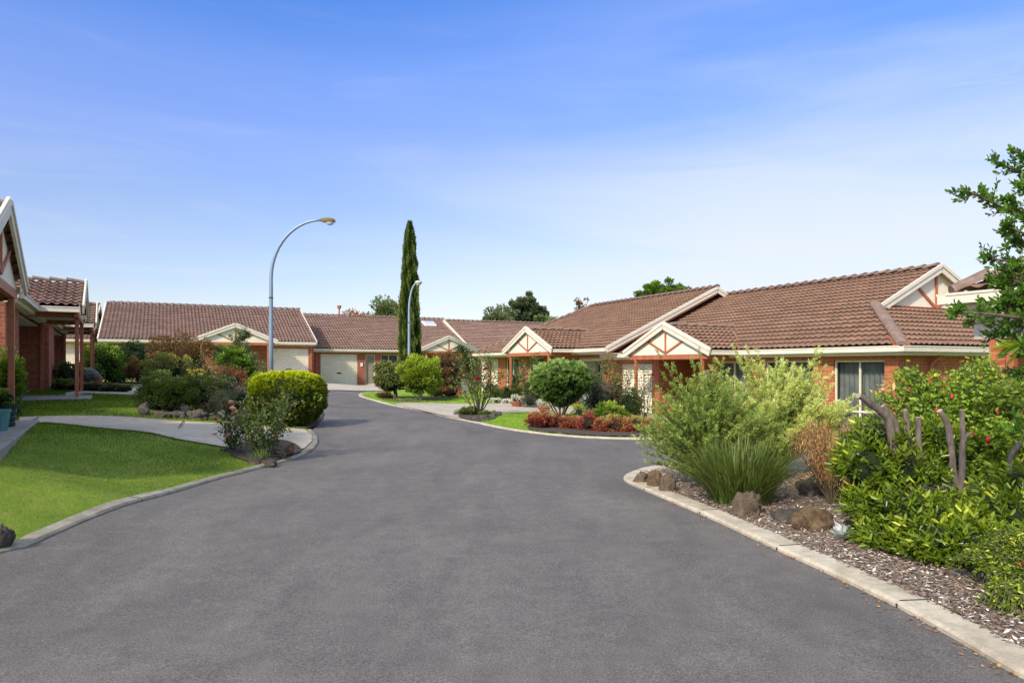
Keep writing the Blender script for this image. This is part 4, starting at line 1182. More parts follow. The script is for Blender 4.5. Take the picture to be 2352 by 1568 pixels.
# mixed shrubs behind the hedge
shrub('loose pale green shrub standing above the left part of the hedge', 'shrub', 400, 21.0, 335, 450, 806, 'olive_leaf', 4200, .075, .03, nclump=46, clump=.24, lift=.3, core=True, core_scale=.45, tintshift=.12)
shrub('yellow-green leafy shrub at the left end of the hedge', 'shrub', 342, 20.2, 318, 372, 862, 'yellow_green_leaf', 1800, .06, .03, nclump=30, clump=.3, core_scale=.6)
shrub('rust and green maple in front of the far brick house on the left', 'tree', 408, 29.0, 328, 482, 764, 'bronze_leaf', 11000, .09, .035, name='maple_tree', nclump=90, clump=.2, lift=.7, core=False, trunk=(.06, .8), inner=.35, up=-.1)
shrub('thin rusty twiggy shrub left of the maple', 'shrub', 352, 26.5, 330, 384, 808, 'bronze_leaf', 1500, .07, .03, nclump=40, clump=.2, lift=.5, core=False, inner=.3)
shrub('wispy grey-green gum sapling in front of the gable of the far house', 'tree', 540, 30.0, 488, 590, 772, 'gum_leaf', 4200, .20, .022, name='gum_sapling', nclump=54, clump=.22, lift=1.0, core=False, trunk=(.04, 1.3), up=-1.0, inner=.3, lobes=[(-.55, 0, .45, .4, .6, .30), (.25, 0, .72, .38, .5, .42), (.35, 0, 1.15, .28, .4, .26), (.75, 0, .25, .3, .5, .34)])
shrub('glossy round camellia bush between the gum sapling and the street lamp', 'bush', 540, 25.5, 497, 580, 797, 'bright_leaf', 9000, .085, .045, name='camellia_bush', nclump=80, clump=.24, lift=.15, core_scale=.78)
shrub('salmon-red flowering shrub behind the purple-green shrub', 'shrub', 522, 20.3, 478, 566, 838, 'rust_leaf', 5000, .05, .012, nclump=60, clump=.28, core_mat='core_brown', tintshift=-.02, core_scale=.7)
yr_ = rose_bush('pale yellow rose bush flowering just above the hedge', 468, 19.4, 1.35, .45, 6, 500, blooms=[(452, 856, 'yellow_petal', .06), (462, 853, 'yellow_petal', .06), (470, 851, 'yellow_petal', .065), (478, 852, 'yellow_petal', .06), (484, 856, 'yellow_petal', .055), (456, 862, 'yellow_petal', .055), (474, 860, 'yellow_petal', .06), (496, 845, 'yellow_petal', .05), (448, 850, 'yellow_petal', .05)], L=.06, group=None)
for lb, x, Y, a, b_, yt in (('low olive conifer just left of the golden bush', 578, 20.5, 552, 612, 868), ('olive conifer behind, its top showing left of the golden bush', 590, 22.0, 560, 622, 855)):
    shrub(lb, 'bush', x, Y, a, b_, yt, 'yellow_green_leaf', 3200, .06, .02, name='conifer_bush', nclump=40, clump=.34, tintshift=-.15, core_mat='core_gold', group='olive conifers beside the golden bush', core_scale=.78)
# the dark mass in front of house A
for lb, x, Y, a, b_, yt, mt, n, L in (('bright green leafy tree behind the left porch posts', 236, 32.0, 196, 282, 785, 'bright_leaf', 6500, .12),
                                ('dark feathery shrub filling the far house wall', 300, 34.0, 262, 345, 786, 'dark_leaf', 7500, .11),
                                ('deep green shrub between the bright tree and the pink maple', 262, 33.0, 226, 310, 812, 'hedge_leaf', 5500, .10)):
    shrub(lb, 'shrub', x, Y, a, b_, yt, mt, n, L, L*.4, name='garden_shrub', nclump=70, clump=.26, core_scale=.82)
shrub('small pinkish young maple on the lawn strip', 'tree', 303, 30.5, 288, 320, 820, 'bronze_leaf', 1400, .08, .05, name='young_maple', nclump=34, clump=.26, lift=.35, core=False, trunk=(.025, .5), tintshift=.3, up=.2)
shrub('dark purple bush right of the small pink maple', 'bush', 326, 31.0, 312, 342, 845, 'purple_leaf', 1400, .08, .04, nclump=24, tintshift=-.5, name='dark_bush')
shrub('dense shrub under the rusty maple, in front of the far house', 'shrub', 440, 30.5, 380, 480, 830, 'dark_leaf', 4200, .10, .04, nclump=50, name='dark_shrub')
shrub('olive shrub below the gabled porch, right of the camellia', 'shrub', 592, 29.0, 566, 614, 822, 'gum_leaf', 1600, .1, .03, nclump=30, lift=.2, core=False)
# planting beside the left porches
gcv = G(210, 902)
shrub('low red-tipped ground cover hedge beside the second porch', 'ground cover', 212, gcv.y+.35, 118, 303, 876, 'olive_leaf', 6500, .05, .022, name='ground_cover', nclump=120, clump=.2, depth=.22, core_scale=.85, lobes=[(-.75, 0, .6, .28, 1, .62), (-.35, 0, .5, .3, 1, .55), (.05, 0, .45, .3, 1, .5), (.45, 0, .42, .3, 1, .46), (.8, 0, .34, .22, .8, .38)])
shrub('dark grey-leaved round shrub in front of the glimpsed roller door', 'shrub', 148, 24.0, 128, 186, 833, 'dark_leaf', 3000, .07, .03, nclump=44, tintshift=.1)
shrub('grey-green soft mound below the dark round shrub', 'shrub', 160, 22.6, 134, 188, 872, 'grey_leaf', 2200, .05, .012, nclump=40, tintshift=-.25)
shrub('silvery blue-grey potted plant between the left porch posts', 'plant', 200, 24.8, 184, 224, 848, 'silver_leaf', 1500, .08, .04, name='silver_plant', nclump=34, tintshift=-.3, lift=.35)
shrub('tall leafy shrub behind the left edge porch post', 'shrub', 16, 14.0, 3, 42, 808, 'fuchsia_leaf', 4200, .06, .035, nclump=50, clump=.4, depth=1.4, tintshift=-.3, core_scale=.7)

def pot(label, px, Y, r, h, mat, group=None, z=None, plant=None, taper=.72, rim=True, ribs=False, n=24):
    b = spot(px, Y)
    if z is not None: b.z = z
    root = tag(empty('plant_pot', b), label, 'plant pot', group)
    pr = [(0, 0), (r*taper, 0)]
    if ribs:
        for k in range(4):
            a = h*k/4; rr_ = r*(taper+(1-taper)*k/4); pr += [(rr_, a+.01), (rr_+.012, a+h*.06), (rr_+.012, a+h*.19), (rr_+.004, a+h*.22)]
    pr += [(r, h*.86), (r, h*.88)]+([(r*1.08, h*.88), (r*1.09, h)] if rim else [(r, h)])+[(r*.92, h), (r*.88, h*.9), (0, h*.9)]
    MB().lathe(pr, n=n).build('pot', mat, root, smooth=False)
    if plant:
        mt, ph, pn, L, W, ts = plant
        P, D, t = crown_points((0, 0, h+ph*.4, r*1.15, r*1.15, ph*.6), pn, .35, 22, .3)
        leaf_mesh('plant', P, D, L, W, t+ts, M[mt], root); core_blob('shade_core', [(0, 0, h+ph*.35, r, r, ph*.5)], M['core_dark'], root, .75)
    return root
M['pot_green'] = mat_paint('dark_green_glaze', (.012, .045, .035), .25, .2, 6); M['pot_teal'] = mat_paint('teal_pot', (.10, .25, .26), .4, .1, 6)
pot('dark green ribbed pot with clipped bush at the foot of the left post', 14, 10.9, .15, .36, M['pot_green'], z=.645, plant=('bright_leaf', .26, 1500, .03, .014, .1), ribs=True, taper=.75)
pot('teal pot cut by the left photo edge, in front of the dark green pot', 0, 10.2, .13, .32, M['pot_teal'], z=.645, plant=None)
pot('terracotta pot beside the third porch posts', 222, 25.2, .20, .38, M['terracotta_pot'], plant=('bright_leaf', .5, 500, .06, .03, 0))
pot('black pot holding the silvery plant', 200, 24.8, .22, .40, M['metal_dark'])

# ---------------------------------------------------------------- court centre and island
# cypress
def cypress():
    Y = 43.0; b = spot(941, Y); H = zat(513, Y)-b.z; r = mlen(21.5, Y)
    root = tag(empty('cypress_tree', b), 'tall narrow pencil cypress rising above the far roofs behind the lamp', 'tree')
    n = 46000; t = RNG.uniform(0, 1, n)**.9; a = RNG.uniform(0, 2*pi, n)
    rad = r*np.interp(t, [0, .06, .25, .5, .75, .92, 1], [.75, .95, 1.0, .86, .62, .40, .06])
    fl = 1+.14*np.sin(a*7+t*9)+.12*np.sin(a*3-t*31+2*np.sin(t*13))+.10*np.sin(a*13+t*67)
    fac = RNG.uniform(.82, 1.04, n)
    P = np.stack([np.cos(a)*rad*fl*fac, np.sin(a)*rad*fl*fac, t*H*(1-.01*RNG.uniform(0, 1, n))], 1)
    D = unit(np.stack([np.cos(a)*.35, np.sin(a)*.35, np.ones(n)*1.2], 1)+rdir(n)*.3)
    tt = .32+(fl-1)*2.0+(fac-.93)*2.2+RNG.uniform(-.12, .25, n)
    leaf_mesh('foliage', P, D, .26*RNG.uniform(.5, 1.2, n), .04, tt, M['cypress_leaf'], root)
    m_ = MB(); m_.tube([(0, 0, 0), (0, 0, H*.25), (0, 0, H*.5), (0, 0, H*.75), (0, 0, H*.95)], [r*.72, r*.82, r*.68, r*.45, r*.1], 14); m_.build('shade_core', M['core_dark'], root)
    m_ = MB(); m_.tube([(0, 0, -.1), (0, 0, .8)], [.14, .12], 10); m_.build('trunk', M['bark'], root)
    # a few stray tips at the top
    return root
cypress()

def lamp(label, px, Y, top_py, x_top, head_px, y_straight, r=.07, scale=1.0, mat='pole', head='cobra'):
    b = spot(px, Y); root = tag(empty('street_lamp', b), label, 'street lamp', 'curved street lamps')
    zt = zat(top_py, Y)-b.z; zs = zat(y_straight, Y)-b.z; reach = mlen(head_px-px, Y)
    pts = [(0, 0, -.2), (0, 0, zs*.5), (0, 0, zs)]; rad = [r*1.1, r, r*.82]
    h = zt-zs
    for k in range(1, 15):
        a = (pi/2)*k/14; pts.append((reach*(1-cos(a)), 0, zs+h*sin(a))); rad.append(r*(.82-.34*k/14))
    m_ = MB(); m_.tube(pts, rad, 12); po = m_.build('pole', M[mat], root, smooth=True)
    m_ = MB(); m_.tube([(0, 0, zs-.62), (0, 0, zs-.58)], [r*.93, r*.93], 12); m_.build('pole_joint', M['metal_dark'], po)
    return root, (reach, 0, zt), b
L1, tip, b1 = lamp('taller curved street lamp with brown head, rising behind the golden bush', 622.5, 21.5, 505.5, 0, 738, 640)
M['lamp_brown'] = mat_paint('lamp_head_bronze', (.17, .12, .055), .4, .1); M['lamp_glass'] = mat_paint('lamp_diffuser', (.62, .66, .68), .15, .05)
hx, _, hz = tip
m = MB()
secs = [(-.04, .045, .05, .0), (.06, .075, .08, .0), (.22, .10, .09, .0), (.36, .10, .075, -.005), (.43, .08, .05, -.02)]
for i, (dx, hw, hh, dz) in enumerate(secs):
    m.v += [(hx+dx, -hw, hz+dz-hh*.75), (hx+dx, hw, hz+dz-hh*.75), (hx+dx, hw*1.05, hz+dz+hh*.05), (hx+dx, hw*.6, hz+dz+hh*.75), (hx+dx, -hw*.6, hz+dz+hh*.75), (hx+dx, -hw*1.05, hz+dz+hh*.05)]
for i in range(len(secs)-1):
    for k in range(6): m.f.append((i*6+k, i*6+(k+1) % 6, i*6+6+(k+1) % 6, i*6+6+k))
m.f.append((5, 4, 3, 2, 1, 0)); m.f.append(tuple(24+k for k in range(6)))
hd = m.build('lamp_head', M['lamp_brown'], L1, smooth=False)
bm = bmesh.new(); bmesh.ops.create_uvsphere(bm, u_segments=16, v_segments=8, radius=1)
for v in bm.verts: v.co = Vector((hx+.27+v.co.x*.145, v.co.y*.09, hz-.055+(v.co.z*.11 if v.co.z < 0 else v.co.z*.01)))
me = bpy.data.meshes.new('diffuser'); bm.to_mesh(me); bm.free(); me.materials.append(M['lamp_glass']); me.polygons.foreach_set('use_smooth', [True]*len(me.polygons)); link('diffuser', me, hd)
L2, tip, b2 = lamp('farther street lamp with small white head in front of the cypress', 939.5, 36.5, 650, 0, 958, 715, r=.075)
hx, _, hz = tip
m = MB(); m.lathe([(0, .02), (.16, .02), (.19, .06), (.19, .12), (.12, .17), (0, .18)], (hx+.08, 0, hz-.05), 18)
M['lamp_white'] = mat_paint('lamp_head_grey', (.55, .55, .55), .4, .1)
hd = m.build('lamp_head', M['lamp_white'], L2, smooth=True)
m = MB(); m.lathe([(0, -.10), (.07, -.09), (.12, -.05), (.15, .015)], (hx+.08, 0, hz-.04), 18); m.build('diffuser', M['lamp_glass'], hd, smooth=True)

# trees and shrubs on the island lawn
i1 = G(912, 916); i2 = G(963, 921)
shrub('weeping maple with drooping green-bronze leaves, left of the yellow-green maple', 'tree', 907, i1.y, 858, 934, 824, 'weep_leaf', 9000, .11, .05, name='weeping_maple', nclump=90, clump=.22, lift=.35, trunk=(.09, .55), core=True, core_scale=.62, up=-1.3, inner=.6)
shrub('yellow-green rounded maple with slim bare trunk on the island lawn', 'tree', 966, i2.y, 918, 1015, 815, 'yellow_green_leaf', 9500, .10, .055, name='maple_tree', nclump=90, clump=.24, lift=.38, trunk=(.05, .45), core=True, core_scale=.55, inner=.55)
shrub('rusty domed weeping maple behind the yellow-green maple', 'tree', 1022, 39.5, 972, 1072, 805, 'bronze_leaf', 9000, .13, .035, name='weeping_maple', nclump=90, clump=.22, lift=.0, core=True, core_mat='core_brown', core_scale=.78, up=-1.0)
shrub('dark green upright bush under the far gable corner', 'bush', 1058, 42.5, 1030, 1090, 800, 'dark_leaf', 4200, .15, .06, nclump=50, core_scale=.75, lift=.3, tintshift=.12)
for lb, x, yb, a, b_, yt, mt, nm in (('brown tufted grass mound at the left end of the island bed', 884, 917, 868, 902, 903, 'bronze_leaf', 'grass_mound'), ('olive grass mound right of the maple trunk', 1004, 913, 985, 1022, 893, 'olive_leaf', 'grass_mound'), ('wide grey-brown grass mound beside the rusty maple', 1032, 914, 1008, 1062, 888, 'bronze_leaf', 'grass_mound')):
    shrub(lb, 'plant', x, G(x, yb).y, a, b_, yt, mt, 2200, .10, .012, name=nm, nclump=40, clump=.3, up=.8, core_mat='core_brown', tintshift=-.2)
# letterbox
lbp = G(1068, 905)
lr = tag(empty('letterbox', (lbp.x, lbp.y, lbp.z), .3), 'grey rendered letterbox pillar on the island lawn', 'letterbox')
M['render_grey'] = mat_paint('grey_render', (.32, .30, .27), .85, .15, 8)
m = MB(); m.box(-.16, .16, -.14, .14, -.1, .72); bx = m.build('pillar', M['render_grey'], lr, bevel=.015)
m = MB(); m.box(-.18, .18, -.16, .16, .722, .77); m.build('cap', M['render_grey'], lr)
m = MB(); m.box(-.08, .08, -.147, -.142, .5, .54); m.build('slot', M['metal_dark'], bx)

# magenta roses in the kerb bed
r3 = G(1098, 955)
rose_bush('tall open rose bush with magenta blooms in the stone-edged kerb bed', 1100, r3.y, 1.95, .95, 10, 1900, mat='rose_leaf', blooms=[(1118, 848, 'crimson_petal', .10), (1101, 870, 'magenta_petal', .11), (1123, 871, 'pink_petal', .08), (1029, 895, 'crimson_petal', .07), (1060, 901, 'magenta_petal', .09)], L=.075, rad=.022, group=None, tshift=.15, open_base=.45)
shrub('low mixed perennials at the foot of the magenta roses', 'plants', 1072, r3.y-.1, 1046, 1104, 936, 'olive_leaf', 1500, .06, .03, name='perennial_clump', nclump=30, clump=.3, depth=.6)
shrub('small bluish perennials right of the rose stems', 'plants', 1118, r3.y-.15, 1098, 1142, 944, 'bright_leaf', 900, .05, .02, name='perennial_clump', nclump=26, clump=.3, depth=.6)
for i, (x, y, w, h, lb) in enumerate([(1143, 957, 16, 14, 'dark round stone at the right tip of the magenta rose bed'), (1130, 960, 20, 12, 'second stone from the right tip of the magenta rose bed'), (1112, 963, 22, 12, 'flat dark stone below the bluish perennials'), (1094, 966, 18, 10, 'small dark stone below the rose stems')]):
    rock(lb, x, y, w, h, 'rock_grey', seed=60+i, group='stones edging the magenta rose bed')

# round shrub on bare stems
rg = G(1290, 968)
def ball_shrub():
    Y = rg.y+.3; b = spot(1288, Y); root = tag(empty('round_shrub', b), 'large rounded shrub on bare stems in front of the middle porch', 'shrub')
    H = zat(828, Y)-b.z; r = mlen(70, Y); lift = .42
    nt_ = 2300; c = np.array([0, 0, lift+(H-lift)*.56]); R = np.array([r, r, (H-lift)*.44])
    d = rdir(nt_); f = 1+.06*np.sin(d[:, 0]*9+2)*np.cos(d[:, 2]*8)+.05*np.sin(d[:, 1]*13+d[:, 2]*9)
    k = RNG.uniform(.84, 1.03, nt_); P = c+d*R*(f*k)[:, None]
    low = d[:, 2] < -.1
    P[low, 0] *= (1+d[low, 2]*.32); P[low, 1] *= (1+d[low, 2]*.32); P[low, 2] -= .12*np.abs(d[low, 2])
    tint = .34+.30*d[:, 2]-.12*d[:, 0]+RNG.uniform(-.16, .2, nt_)+(k-.94)*3.6+(f-1)*2.0  # leaf tint carries the light: upper-left tufts paler, underside and hollows darker
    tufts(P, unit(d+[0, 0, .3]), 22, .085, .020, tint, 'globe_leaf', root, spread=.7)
    core_blob('shade_core', [(0, 0, c[2]+.05, r, r, R[2])], M['core_dark'], root, .8)
    canes(root, 9, H*.6, .08, r*.75, rad=.03, seed=5)
ball_shrub()

# nandina row
nx = [(1229, 990, 40, 40), (1254, 990, 36, 46), (1277, 989, 44, 38), (1301, 992, 36, 36), (1323, 993, 40, 38), (1352, 997, 52, 50), (1383, 999, 42, 40), (1412, 1000, 52, 46), (1440, 1000, 34, 40), (1466, 1001, 52, 48), (1496, 1003, 44, 44)]
words = ['first red nandina ball from the lawn end of the kerb row', 'second red nandina ball from the lawn end, a little taller', 'third nandina ball from the lawn end, bright crimson at the base', 'fourth nandina ball from the lawn end, small and bronze', 'fifth nandina ball from the lawn end, small and round', 'sixth nandina ball, tall, orange-red, under the blue-flowered shrub', 'seventh nandina ball, low, with pink-red shoots in front', 'eighth nandina ball, wide with green-bronze crown', 'ninth nandina ball, the narrowest of the row', 'tenth nandina ball, tall with olive crown', 'last nandina ball of the row, beside the feathery shrub']
for i, ((x, y, w_, h_), lb) in enumerate(zip(nx, words)):
    b = G(x, y-4)
    shrub(lb, 'nandina', x, b.y+.1, x-w_/2, x+w_/2, y-h_, 'red_leaf', 1700, .055, .026, name='nandina_bush', nclump=44, clump=.3, core_mat='core_brown', group='nandina balls along the kerb', tintshift=[-.02, .12, 0, .18, .18, .1, .2, .34, .22, .38, .28][i], core_scale=.7)
# flower bed behind the nandinas
bY = G(1400, 975).y
rose_bush('tall rose bush with red and pink blooms behind the blue-flowered shrub', 1372, bY+.6, 2.0, .5, 8, 2000, mat='rose_leaf', blooms=[(1386, 858, 'crimson_petal', .07), (1403, 899, 'crimson_petal', .05), (1411, 911, 'crimson_petal', .085), (1399, 888, 'crimson_petal', .05), (1360, 868, 'crimson_petal', .05)], L=.07, rad=.016, group=None, tshift=.05)
rose_bush('white rose bush in the middle of the island flower bed', 1420, bY+.3, 1.75, .45, 7, 1600, blooms=[(1416, 882, 'white_petal', .07), (1428, 907, 'white_petal', .08), (1433, 905, 'white_petal', .07)], L=.065, rad=.014, group=None)
rose_bush('thin dark-stemmed rose bush with one crimson bloom before the white roller door', 1480, bY-.3, 1.75, .38, 6, 700, blooms=[(1494, 861, 'crimson_petal', .06), (1527, 991, 'magenta_petal', .075)], L=.055, rad=.014, group=None, open_base=.3)
rose_bush('leggy rose bush with pink bloom left of the round shrub', 1212, 27.0, 1.9, .5, 6, 1000, blooms=[(1210, 867, 'pink_petal', .11)], L=.09, rad=.016, group=None)
shrub('grey-blue flowered shrub right of the round shrub', 'shrub', 1385, bY+.2, 1340, 1432, 872, 'purple_leaf', 6000, .045, .016, nclump=70, clump=.26, lift=.1, core=True, core_scale=.6, tintshift=.0)
fl = [o for o in bpy.data.objects if o.name == 'shrub'][:0]
shrub('fresh green leafy perennial behind the nandina row', 'plant', 1402, bY-.6, 1366, 1444, 925, 'bright_leaf', 2800, .10, .035, name='leafy_perennial', nclump=44, clump=.3, depth=.6, core_scale=.65, tintshift=.12)
shrub('dark olive shrub behind the green perennial', 'shrub', 1446, bY+.1, 1412, 1482, 888, 'hedge_leaf', 5000, .06, .025, nclump=60, clump=.26, lift=.1, core_scale=.62, tintshift=.05)
shrub('yellow-green low shrub at the foot of the round shrub', 'shrub', 1332, rg.y-.2, 1312, 1352, 930, 'yellow_green_leaf', 1300, .06, .025, nclump=26, core_scale=.65, tintshift=-.25)
# bed under the middle porch
for lb, x, Y, a, b_, yt, mt, n, L, nm in (
    ('yellow-flowered low shrub beside the far roller door', 1137, 31.5, 1124, 1156, 886, 'olive_leaf', 1300, .08, 'low_shrub'),
    ('dark dense shrub left of the porch post', 1162, 30.5, 1148, 1182, 884, 'hedge_leaf', 1500, .08, 'low_shrub'),
    ('brown-green conifer just behind the porch post', 1186, 31.2, 1172, 1206, 880, 'olive_leaf', 1500, .07, 'low_conifer'),
    ('upright dark shrub between porch post and round shrub', 1232, 28.4, 1206, 1256, 872, 'hedge_leaf', 2600, .09, 'upright_shrub'),
    ('small grey heath mound on the lawn edge under the porch', 1218, 27.0, 1201, 1236, 908, 'purple_leaf', 1500, .05, 'heath_mound'),
    ('tall thin shrub against the porch window', 1186, 31.8, 1168, 1200, 848, 'gum_leaf', 1000, .12, 'thin_shrub')):
    shrub(lb, 'shrub', x, Y, a, b_, yt, mt, n, L, L*.35, name=nm, nclump=34, clump=.3, core_scale=.65)
for i, (x, Y, w_) in enumerate([(1130, 30.2, 12), (1147, 29.8, 16), (1164, 29.3, 14), (1196, 28.6, 14)]):
    shrub(['white alyssum patch below the yellow-flowered shrub', 'wider white alyssum patch left of the porch post', 'white alyssum patch touching the porch post', 'white alyssum patch right of the porch post'][i], 'flowers', x, Y, x-w_, x+w_, zat and HY+(EYE-(T((x-CX)/FPX*Y, Y)+.22))/Y*FPX, 'white_petal', 700, .045, .035, name='alyssum_patch', nclump=20, clump=.35, core=True, core_scale=.8, group='white alyssum patches', tintshift=-.1)
for lb, x, Y in (('terracotta bowl of pale flowers beside the porch post', 1187, 27.2), ('terracotta bowl half hidden by the round shrub', 1250, 25.6)):
    pot(lb, x, Y, .25, .24, M['terracotta_pot'], group='terracotta flower bowls', plant=('white_petal', .24, 600, .05, .035, -.35), taper=.55)

# ---------------------------------------------------------------- near bed on the right
def feathery(label, px, Y, targets, mat, nst, spread, H, needle=.030, w=.007, cat='shrub', seed=1, sprigs=13, per=46, tsh=0, name='feathery_shrub', start=.22, droop=0.0, extra=None):
    b = spot(px, Y); root = tag(empty(name, b), label, cat); rr = random.Random(seed)
    mb = MB(); Ps, Ds, Ts = [], [], []
    lines = []
    for i in range(nst):
        a = rr.uniform(0, 2*pi); e = rr.uniform(0, 1)**.7; s = spread*e; hh = H*(1-.45*e*e)*rr.uniform(.72, 1.02)
        lines.append((cos(a)*s, sin(a)*s*.8, hh))
    for tx, ty, dy in targets:
        lines.append((mlen(tx-px, Y+dy) if dy == 0 else (tx-CX)/FPX*(Y+dy)-b.x, dy, zat(ty, Y+dy)-b.z))
    for (tx, ty, tz) in lines:
        tip = Vector((tx, ty, tz)); bend = Vector((tx*.25, ty*.25, tz*.55))
        pts = [((1-t)**2)*Vector((tx*.03, ty*.03, 0))+2*t*(1-t)*bend+t*t*tip for t in [k_/7 for k_ in range(8)]]
        mb.tube(pts, [.011*(1-.75*k/7) for k in range(8)], 5, cap=False)
        shade = rr.uniform(-.16, .16)
        nsp = sprigs+rr.randint(-2, 3)
        for j in range(nsp):
            t = start+(1-start)*(j+rr.random()*.6)/nsp; k = min(6, int(t*7)); f = t*7-k; q = pts[k].lerp(pts[k+1], min(1, f)); sd = (pts[k+1]-pts[k]).normalized()
            rdv = Vector((rr.uniform(-1, 1), rr.uniform(-1, 1), rr.uniform(-.2, 1))).normalized()
            last = j == nsp-1
            d = sd if last else (sd*.75+rdv*.75).normalized(); ln = (.16 if last else rr.uniform(.09, .24)*(1.25-.8*t))*min(1.2, H/1.6)
            m_ = per if not last else int(per*1.1); u = RNG.uniform(0, 1, m_)
            dn, qn = np.array(d), np.array(q)
            P = qn+dn*(u*ln)[:, None]+RNG.normal(size=(m_, 3))*.007; D = unit(dn*.8+rdir(m_)*.85)
            Ps.append(P); Ds.append(D); Ts.append(.22+shade+.28*u+.22*t+RNG.uniform(-.1, .2, m_)+tsh)
    mb.build('stem', M['twig'], root, smooth=True)
    P = np.concatenate(Ps); D = np.concatenate(Ds); t = np.concatenate(Ts)
    P[:, 2] = np.maximum(P[:, 2], .0)
    k = RNG.uniform(.7, 1.2, len(P)); leaf_mesh('foliage', P, D, needle*k, w*k, t, M[mat], root)
    return root
feathery('large yellow-flowering feathery shrub with arching plumes', 1785, 10.1, [(1690, 805, 0), (1742, 822, 0), (1655, 838, 0), (1805, 842, 0), (1872, 812, -.2), (1883, 812, -.1), (1903, 868, -.2), (1838, 850, 0), (1720, 812, .1), (1945, 918, -.3), (1960, 940, -.2), (1860, 870, 0), (1885, 900, 0), (1770, 860, 0), (1640, 850, .1), (1700, 835, -.2), (1715, 830, 0), (1735, 840, .2), (1750, 850, -.2), (1840, 890, -.3), (1868, 860, -.3), (1890, 850, .2)], 'feather_yellow', 150, 1.05, 1.6, needle=.042, w=.012, seed=4, sprigs=16, per=56)
feathery('bright green feathery shrub leaning over the kerb nose, left of the yellow plumes', 1632, 9.0, [(1515, 815, .1), (1552, 850, 0), (1590, 830, 0), (1607, 818, .2), (1640, 842, .1), (1530, 870, 0), (1500, 1020, -.2), (1486, 1040, -.3), (1497, 1062, -.1), (1512, 960, 0), (1520, 900, .1), (1475, 1020, -.1), (1535, 930, -.4), (1660, 835, 0), (1575, 905, -.3), (1545, 1000, -.5), (1560, 1075, -.5), (1700, 900, -.4), (1740, 960, -.4), (1790, 1000, -.4), (1815, 940, -.3)], 'feather_green', 150, .95, 1.45, needle=.038, w=.010, seed=9, sprigs=15, per=52)

def strap_clump(label, px, py, n, L, spread, mat='strap_leaf', name='strappy_grass', w=.011, base_r=.30, cat='grass clump', seed=0, upbias=1.0, tsh=0.0):
    b = G(px, py); b = spot(px, b.y+base_r*.8); root = tag(empty(name, b), label, cat)
    V, F, t = [], [], []; ns = 7
    for i in range(n):
        a = RNG.uniform(0, 2*pi); r0 = base_r*sqrt(RNG.uniform(0, 1)); out = RNG.uniform(.05, 1)**.8*spread*(.35+.65*r0/base_r); ln = L*RNG.uniform(.55, 1.05)
        d = np.array([cos(a), sin(a), 0]); p0 = d*r0+np.array([0, 0, -.01]); a2 = a+RNG.uniform(-.5, .5); d2 = np.array([cos(a2), sin(a2), 0])
        side = np.array([-sin(a2), cos(a2), 0]); tv = RNG.uniform(0, 1)**.8*1.35; droop = RNG.uniform(.0, .5)*out/spread
        bi = len(V); ww = w*RNG.uniform(.7, 1.3)
        for k in range(ns):
            s = k/(ns-1); z = ln*(s-.35*droop*s**2.5-.18*(out/max(spread, .01))*s**2)*upbias; x = out*(s**1.6)
            c = p0+d2*x+np.array([0, 0, z]); wd = ww*(1-s**3)*(.6+.4*min(1, s*4))
            V += [c-side*wd*.5, c+side*wd*.5]
        for k in range(ns-1): F.append((bi+2*k, bi+2*k+1, bi+2*k+3, bi+2*k+2)); t.append(.02+.5*tv*.95+.30*k/ns+tsh)
    me = bpy.data.meshes.new('blades'); me.from_pydata([tuple(v) for v in V], [], F); me.update()
    at_ = me.attributes.new('tint', 'FLOAT', 'FACE'); at_.data.foreach_set('value', np.clip(np.array(t), 0, 1).astype(np.float32))
    me.materials.append(M[mat]); link('blades', me, root); return root
strap_clump('big clump of dark green strappy grass leaves beside the kerb', 1700, 1168, 950, .86, .84, base_r=.34, w=.014)
strap_clump('collapsed straw-coloured grass tuft behind the dry brown shrub', 1895, 1140, 420, .42, .50, mat='dry_leaf', name='dry_grass_tuft', base_r=.2, w=.006, tsh=.2, upbias=.7)

# dry brown shrub
def dry_shrub():
    b = G(1910, 1163); root = tag(empty('dry_shrub', b), 'dead orange-brown twiggy shrub between grass clump and glossy shrub', 'shrub'); rr = random.Random(2); mb = MB(); Ps, Ds = [], []
    for i in range(105):
        a = rr.uniform(0, 2*pi); s = .47*rr.uniform(.2, 1); hh = rr.uniform(.62, .98)
        pts = [Vector((cos(a)*s*t**1.2-.06*t, sin(a)*s*t**1.2, hh*t)) for t in [k_/5 for k_ in range(6)]]
        mb.tube(pts, [.008*(1-.8*k/5) for k in range(6)], 4, cap=False)
        for j in range(90):
            t = rr.uniform(.38, 1); k = min(4, int(t*5)); q = pts[k].lerp(pts[k+1], t*5-k)
            Ps.append(q+Vector((rr.gauss(0, .028), rr.gauss(0, .028), rr.gauss(0, .02)))); Ds.append((rr.uniform(-.5, .5), rr.uniform(-.5, .5), 1))
    mb.build('stem', M['twig'], root); n = len(Ps)
    leaf_mesh('dead_foliage', np.array([tuple(p) for p in Ps]), np.array(Ds), .045*RNG.uniform(.5, 1.2, n), .006, RNG.uniform(0, 1, n), M['dry_leaf'], root)
dry_shrub()
shrub('grey-blue fine shrub just behind the dry brown one', 'shrub', 1950, 8.3, 1918, 1990, 1022, 'grey_leaf', 2600, .04, .008, nclump=50, clump=.3, core=False, tintshift=-.2, up=.6, inner=.2)

